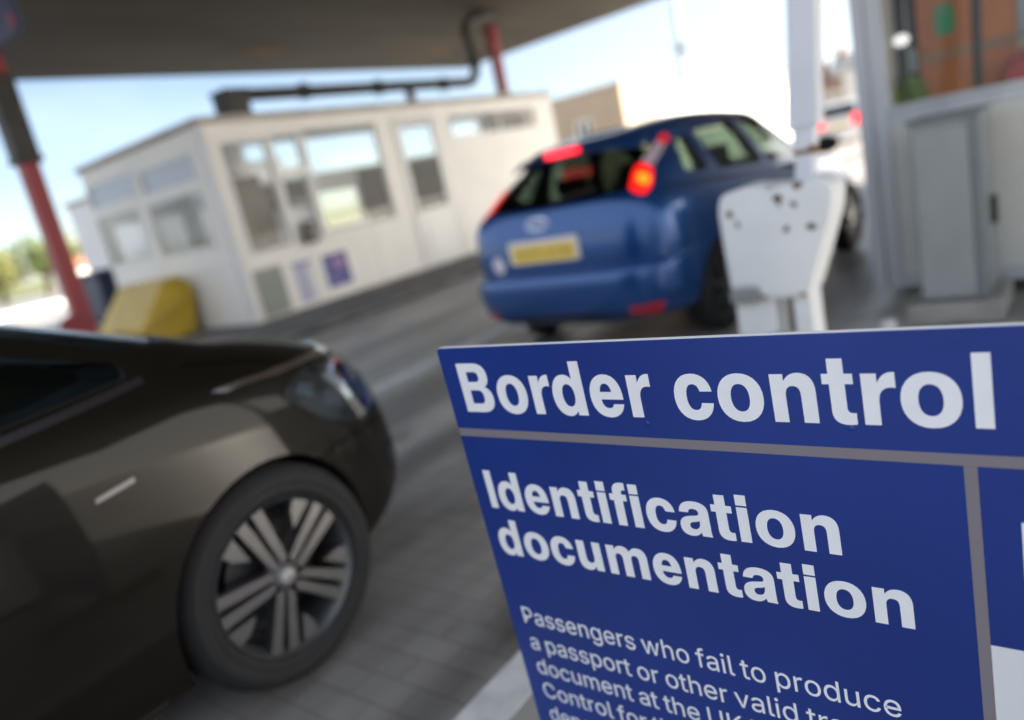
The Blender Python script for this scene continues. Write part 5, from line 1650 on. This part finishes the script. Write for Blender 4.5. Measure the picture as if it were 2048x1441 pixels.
for s, ax in ((-1, 'y-'), (1, 'y+')):
    hl = rounded([(3.78, 0.825), (3.90, 0.71), (4.03, 0.645), (4.17, 0.63), (4.22, 0.75), (4.10, 0.84), (3.97, 0.872), (3.86, 0.862)], 0.03)
    h = patch('headlight', bv, hl, ax, 0.001, M['black'], blk, 0.003, 0.03)
    for poly, mt in (([(3.83, .818), (3.89, .785), (3.93, .815), (3.87, .842)], 'chrome'), ([(3.93, .745), (4.01, .70), (4.03, .75), (3.96, .785)], 'chrome'),
                     ([(4.08 + .035 * cos(a), .745 + .035 * sin(a)) for a in [2 * pi * k / 16 for k in range(16)]], 'chrome'),
                     ([(3.97, .835), (4.08, .81), (4.15, .765), (4.16, .785), (4.09, .83), (3.99, .858)], 'chrome'),
                     ([(4.14 + .022 * cos(a), .67 + .022 * sin(a)) for a in [2 * pi * k / 12 for k in range(12)]], 'redoff')):  # red disc stands in for brake lights mirrored in the lamp
        patch('reflector', bv, poly, ax, 0.005, M[mt], h, 0.003, 0.02)
    patch('lens', bv, hl, ax, 0.011, M['lens'], h, 0.003, 0.03)
    hx = rounded([(s * .44, .66), (s * .76, .64), (s * .74, .76), (s * .48, .745)], 0.02)
    h2 = patch('headlight', bv, hx, 'x+', 0.002, M['lamp_pale'], blk, 0.004, 0.03)
    patch('lens', bv, hx, 'x+', 0.010, M['lens'], h2, 0.004, 0.03)
    fg = rounded([(s * .46, .36), (s * .70, .36), (s * .74, .47), (s * .50, .47)], 0.03)
    patch('fog_recess', bv, fg, 'x+', 0.003, M['black'], blk, 0.006, 0.04)
    strip = rounded([(3.185, 0.782), (3.285, 0.792), (3.286, 0.804), (3.186, 0.794)], 0.003)
    patch('chrome_strip', bv, strip, ax, 0.003, M['alloy'], blk, 0.004, 0.04)
    seal = [(2.0, 0.985), (3.0, 0.972), (3.43, 0.995), (3.43, 1.012), (3.0, 0.99), (2.0, 1.003)]
    patch('window_seal', bv, seal, ax, 0.002, M['black'], blk, 0.006, 0.06)
    patch('shut_line', bv, [(3.56, s * .755), (3.95, s * .745), (4.06, s * .70), (4.06, s * .706), (3.95, s * .751), (3.56, s * .761)], 'z+', 0.0005, M['shut'], blk, 0.0005, 0.05)
    patch('shut_line', bv, [(3.80, 0.595), (3.96, 0.612), (4.20, 0.59), (4.20, 0.595), (3.96, 0.617), (3.80, 0.600)], ax, 0.0005, M['shut'], blk, 0.0005, 0.04)
    hp = rounded([(2.10, 0.86), (2.30, 0.865), (2.30, 0.895), (2.10, 0.89)], 0.012)
    patch('door_handle', bv, hp, ax, 0.012, M['cardark'], blk, 0.014)
    b = B()
    b.ball((2.50, s * 1.02, 1.09), 0.10, 10, (0.7, 1.2, 0.75))
    b.tube([(2.52, s * 0.86, 1.05), (2.51, s * 0.97, 1.06)], 0.03, 8)
    b.out('door_mirror', M['cardark'], blk, 60)
    sk = [(1.18, 0.175), (3.20, 0.175), (3.20, 0.215), (1.18, 0.215)]
    patch('sill_trim', bv, sk, ax, 0.004, M['black'], blk, 0.008, 0.1)
def front(y, w, xf, n_):
    return 2.1 + (xf - 2.1) * (1 - min(1, abs(y) / w) ** n_) ** (1 / n_)
ys = [-.84 + 1.68 * k / 40 for k in range(41)]
band = [(front(y, .893, 4.27, 4.2) - .010, y) for y in ys] + [(front(y, .893, 4.27, 4.2) - .052, y) for y in ys[::-1]]
patch('glint_band', bv, band, 'z+', 0.003, M['chrome'], blk, 0.004, 0.05)  # bright band added in place of sky glint along the bonnet edge
gr = rounded([(.36, .60), (-.36, .60), (-.34, .68), (.34, .68)], 0.02)
patch('grille', bv, gr, 'x+', 0.003, M['black'], blk, 0.006)
gr = rounded([(.40, .27), (-.40, .27), (-.38, .42), (.38, .42)], 0.02)
patch('grille', bv, gr, 'x+', 0.003, M['black'], blk, 0.006)
np_ = rounded([(.26, .47), (-.26, .47), (-.26, .58), (.26, .58)], 0.01)
patch('number_plate', bv, np_, 'x+', 0.006, M['paper'], blk, 0.006)
for s in (-1, 1):
    tl = rounded([(s * .62, .88), (s * .82, .90), (s * .80, 1.06), (s * .62, 1.04)], 0.03)
    patch('tail_light', bv, tl, 'x-', 0.004, M['redoff'], blk, 0.008)
for x, y in ((1.15, 0.38), (1.15, -0.38), (2.15, 0.38), (2.15, -0.38)):
    seat(blk, x, y)
b = B()
b.prism(rounded([(2.55, 0.6), (3.2, 0.65), (3.15, 1.03), (2.65, 1.05)], 0.06), 'y', -0.70, 0.70)
b.out('dashboard', M['trim'], blk, 40)
X = Matrix.Translation((2.45, -0.38, 0.98)) @ Matrix.Rotation(radians(65), 4, 'Y')
b = B()
b.lathe([(0.17, -0.012), (0.185, 0.0), (0.17, 0.012), (0.155, 0.0)], 32, X, closed=True)
b.box(-0.16, 0.16, -0.02, 0.02, -0.01, 0.01, X)
b.out('steering_wheel', M['black'], blk, 40)

# ---- white car far off
wc = thing('parked_car', 'distant white car with two red tail lights beyond the barrier', 'car', (29.0, 7.15, 0.0), radians(4))
b = B()
b.prism(rounded([(0.02, 0.3), (0.0, 0.75), (0.12, 1.0), (0.5, 1.45), (2.2, 1.5), (3.0, 1.02), (4.0, 0.85), (4.2, 0.6), (4.2, 0.3)], 0.1), 'y', -0.82, 0.82)
b.out('body', M['carwhite'], wc, 40, bevel=0.1, seg=3)
b = B()
b.prism(rounded([(-0.6, 1.0), (0.6, 1.0), (0.52, 1.36), (-0.52, 1.36)], 0.05), 'x', 0.0, 0.02)
X = Matrix.Translation((0.08, 0, 0)) @ Matrix.Shear('XY', 4, (0, 0))
for v in b.v:
    v.x += 0.09 + (v.z - 1.0) * 0.82 - 0.01
b.out('rear_window', M['darkglass'], wc)
for s in (-1, 1):
    b = B()
    b.prism(rounded([(s * .46, .62), (s * .81, .62), (s * .81, 1.0), (s * .52, .97)], 0.04), 'x', -0.03, 0.05)
    b.out('tail_light', M['redhot'], wc, bevel=0.01)
    for x in (0.75, 3.35):
        b = B()
        b.tube([(x, s * 0.62, 0.31), (x, s * 0.825, 0.31)], 0.31, 24)
        b.out('wheel', M['rubber'], wc, 40)
b = B()
b.box(-0.02, 0.02, -0.26, 0.26, 0.62, 0.73)
b.out('number_plate', M['plate'], wc)

# ================================================================== THE SIGN
A0 = Vector((0.882, 0.8988, 1.0489))
VV = Vector((-0.045, 0, 0.999)).normalized()
NN = Vector((0.999, 0, 0.045)).normalized()
HH = Vector((0, -1, 0))
so = Vector((0.93, 0.4, 0.0))
def S(u, v, d=0.0):
    return A0 + HH * u + VV * v - NN * d - so
SW, SHT = 1.12, 0.985
sg = thing('information_sign', 'large blue border control sign board with white lettering in front', 'sign', so)
def sheet(name, mat, poly, d0, d1, parent=sg, bevel=0):
    b = B()
    n = len(poly)
    b.add([S(p[0], p[1], d0) for p in poly] + [S(p[0], p[1], d1) for p in poly], [tuple(range(n)), tuple(range(n, 2 * n))[::-1]] + [(i, (i + 1) % n, (i + 1) % n + n, i + n) for i in range(n)])
    return b.out(name, mat, parent, bevel=bevel)
rc = rounded([(0, 0), (SW, 0), (SW, -SHT), (0, -SHT)], 0.008)
sheet('board', M['signcore'], rc, -0.008, 0.0)
ri = rounded([(0.0006, -0.0006), (SW - 0.0006, -0.0006), (SW - 0.0006, -SHT + 0.0006), (0.0006, -SHT + 0.0006)], 0.008)
face = sheet('blue_face', M['signblue'], ri, 0.0, 0.0006)
sheet('divider', M['signgrey'], [(0.0008, -0.151), (SW - 0.001, -0.151), (SW - 0.001, -0.1657), (0.0008, -0.1657)], 0.0006, 0.0010, face)
sheet('divider', M['signgrey'], [(0.7746, -0.1659), (0.7880, -0.1659), (0.7880, -SHT + 0.001), (0.7746, -SHT + 0.001)], 0.0006, 0.0010, face)
sheet('white_panel', M['paper'], [(0.7882, -0.407), (SW - 0.001, -0.407), (SW - 0.001, -SHT + 0.001), (0.7882, -SHT + 0.001)], 0.0006, 0.0010, face)
def pl(u, v, w):
    return S(u, v, 0.0007 + w)
text_part('lettering', 'Border control', M['signtext'], face, pl, width=0.7713, size=0.0890, x=0.0362, y=-0.1182, bold=True)
text_part('lettering', 'Identification', M['signtext'], face, pl, width=0.5985, size=0.0752, x=0.0310, y=-0.3078, bold=True)
text_part('lettering', 'documentation', M['signtext'], face, pl, width=0.6815, size=0.0735, x=0.0257, y=-0.4042, bold=True)
ws = 0.6455
for body, y, wd in (('Passengers who fail to produce', -0.5555, 0.6455), ('a passport or other valid travel', -0.6155, 0.634), ('document at the UK Border', -0.6720, 0.562),
                    ('Control for the UK and their', -0.7290, 0.575), ('dependants', -0.7860, 0.235)):
    text_part('lettering', body, M['signtext'], face, pl, width=wd, size=0.0360, x=0.0335, y=y, bold=False, cap=509.0)
text_part('lettering', 'I', M['signtext'], face, pl, size=0.0752, x=0.8262, y=-0.3078, bold=True)
for u, v in ((0.382, -0.128), (0.66, -0.124), (0.40, -0.92), (0.70, -0.92)):
    b = B()
    X = Matrix.Translation(S(u, v, 0.0006)) @ Matrix.Rotation(-pi / 2, 4, 'Y')
    b.lathe([(0.004, 0.0), (0.0034, 0.0009), (0.0018, 0.0014), (0.0001, 0.0015)], 16, X)
    b.out('screw_cap', M['signblue'], face, 60)
b = B()
for yy in (0.72, 0.08):
    b.box(0.0, 0.03, yy - 0.4 - 0.02, yy - 0.4 + 0.02, 0.0, 0.95)
    b.box(-0.25, 0.3, yy - 0.4 - 0.025, yy - 0.4 + 0.025, 0.0, 0.03)
b.out('stand', M['steel'], sg, bevel=0.003)

# ================================================================== FAR BUILDINGS AND TREES
t = thing('building', 'flat roofed tan rendered building beyond the booth', 'building', (27.0, 14.3, 0.0))
q = wall('x', 0.0, 0.25, 0.0, 7.0, 0.0, 3.93, [(1.55, 2.35, 2.25, 2.95), (4.4, 5.4, 2.2, 3.0)])
q2 = wall('y', 0.0, 0.25, 0.25, 3.0, 0.0, 3.93, [])
q3 = wall('y', 6.75, 0.25, 0.25, 3.0, 0.0, 3.93, [])
q4 = wall('x', 3.0, 0.25, 0.0, 7.0, 0.0, 3.93, [])
for z in (q2, q3, q4):
    q.add(z.v, z.f)
q.out('wall', M['tan'], t)
b = B()
b.box(-0.06, 3.31, -0.06, 7.06, 3.93, 4.02)
b.out('roof', M['roof'], t)
for a0, a1 in ((1.55, 2.35), (4.4, 5.4)):
    window(t, 'x', 0.05, a0, a1, 2.25 if a0 < 2 else 2.2, 2.95 if a0 < 2 else 3.0, fw=0.12, pane=M['darkglass'], vbars=((a0 + a1) / 2,))
t = thing('warehouse', 'long white sunlit shed glowing behind the blue car', 'building', (30.6, 14.6, 0.0))
b = B()
b.prism(rounded([(0, 0), (17.5, 0), (17.5, 3.5), (0.9, 3.72), (0.0, 2.6)], [0.01, 0.01, 0.05, 0.5, 0.5]), 'y', 0.0, 6.0)
b.out('wall', M['whitewall'], t)
for x in (4.0, 9.0, 14.0):
    b = B()
    b.box(x, x + 1.6, -0.02, 0.0, 0.0, 2.3)
    b.out('door', M['upvc'], t)
b = B()
b.box(0.8, 17.56, -0.06, 6.06, 3.74, 3.82)
b.out('roof', M['whitewall'], t)
# floodlight mast
t = thing('light_mast', 'tall thin lighting mast rising behind the white shed', 'mast', (60.0, 25.9, 0.0))
b = B()
b.tube([(0, 0, 0), (0, 0, 16)], [0.28, 0.20], 10)
b.out('pole', M['steel'], t, 60)
b = B()
b.box(-0.22, 0.22, -0.34, 0.34, 8.1, 8.5)
b.tube([(0, -0.7, 8.8), (0, 0.7, 8.8)], 0.05, 8)
b.out('lamp_head', M['iron'], t)
t = thing('light_mast', 'short pole standing on the sunlit quay left of the mast', 'mast', (70.0, 37.6, 0.0))
b = B()
b.tube([(0, 0, 0), (0, 0, 8.2)], [0.12, 0.07], 10)
b.out('pole', M['steel'], t, 60)
b = B()
b.box(-0.2, 0.2, -0.4, 0.4, 8.2, 8.4)
b.out('lamp_head', M['iron'], t)
# terrace of houses on the rise to the right
def house(x, y, w, h, wallm, roofm, label):
    t = thing('house', label, 'house', (x, y, 0.0), group='houses on the far rise')
    b = B()
    b.box(0, 6, 0, w, 0, h)
    b.out('wall', wallm, t)
    b = B()
    b.prism([(-0.3, h), (6.3, h), (3.0, h + 1.7)], 'y', -0.1, w + 0.1)
    r = b.out('roof', roofm, t)
    b = B()
    b.box(2.7, 3.5, w * 0.75, w * 0.75 + 0.6, h + 1.2, h + 2.4)
    b.out('chimney', M['tile'], r)
    for k in range(2):
        for zz in (0.9, h - 1.5):
            window(t, 'x', -0.03, w * (0.12 + 0.46 * k), w * (0.12 + 0.46 * k) + w * 0.28, zz, zz + 1.0, fw=0.1, fd=0.1, pane=M['darkglass'])
    return t
house(80, 16.6, 3.4, 4.4, M['whitewall'], M['slate'], 'white house with a slate roof at the far right')
house(79, 19.0, 2.2, 3.4, M['tan'], M['tile'], 'small tan house with a red tiled roof beside the slate one')
house(82, 21.4, 2.6, 2.9, M['whitewall'], M['tile'], 'low white house with a red tiled roof behind the barrier arm')
house(78, 24.2, 2.6, 3.3, M['tile'], M['tile'], 'red brick house at the left end of the far row')
# low pale buildings and trees at the left
t = thing('house', 'small white house among the far trees at the left', 'house', (20.5, 52.5, 0.0))
b = B()
b.box(0, 3.0, 0, 2.2, 0, 1.7)
b.out('wall', M['whitewall'], t)
b = B()
b.prism([(-0.2, 1.7), (2.4, 1.7), (1.1, 2.4)], 'x', -0.1, 3.1)
b.out('roof', M['tile'], t)
def tree(x, y, h, r, mat, label, group='far trees at the left'):
    t = thing('tree', label, 'tree', (x, y, 0.0), group=group)
    b = B()
    b.tube([(0, 0, 0), (0.05 * h, 0, h * 0.4), (0.02 * h, 0.03 * h, h * 0.8)], [0.05 * h, 0.035 * h, 0.012 * h], 8)
    for k in range(5):
        a = k * 1.26
        b.tube([(0.03 * h, 0, h * (0.35 + 0.07 * k)), (r * 0.6 * cos(a), r * 0.6 * sin(a), h * (0.55 + 0.07 * k))], [0.02 * h, 0.006 * h], 6)
    b.out('trunk', M['bark'], t)
    rnd = random.Random(int(x * 10 + y))
    c = B()
    cl = []
    for k in range(16):
        a, q = rnd.uniform(0, 2 * pi), rnd.uniform(0.0, 0.75)
        cl.append((r * q * cos(a), r * q * sin(a), h * rnd.uniform(0.35, 0.86), r * rnd.uniform(0.28, 0.48)))
    for cx, cy, cz, cr_ in cl:
        for k in range(70):
            d = Vector((rnd.gauss(0, 1), rnd.gauss(0, 1), rnd.gauss(0, 0.8))).normalized() * cr_ * rnd.uniform(0.5, 1.05)
            p = Vector((cx, cy, cz)) + d
            u = Vector((rnd.gauss(0, 1), rnd.gauss(0, 1), rnd.gauss(0, 1))).normalized()
            w = u.orthogonal().normalized()
            s = r * rnd.uniform(0.05, 0.10)
            c.add([p - u * s, p + w * s * 0.6, p + u * s, p - w * s * 0.6], [(0, 1, 2, 3)])
    c.out('crown', mat, t)
    return t
for i, (x, y, h, r, m, lab) in enumerate((
    (20.5, 68, 4.4, 3.0, M['leafpale'], 'olive green tree at the far left edge'),
    (22.8, 72, 4.7, 2.6, M['leaf'], 'rounded dark green tree just left of the near red column'),
    (25.6, 70, 5.6, 2.6, M['leaf'], 'taller green tree between the red column and the pale cabin'),
    (28.6, 71, 4.6, 2.6, M['leafpale'], 'olive tree hidden behind the near red column and cabin'),
    (16.5, 74, 4.2, 3.0, M['leafpale'], 'low olive tree outside the left edge'))):
    tree(x, y, h, r, m, lab)
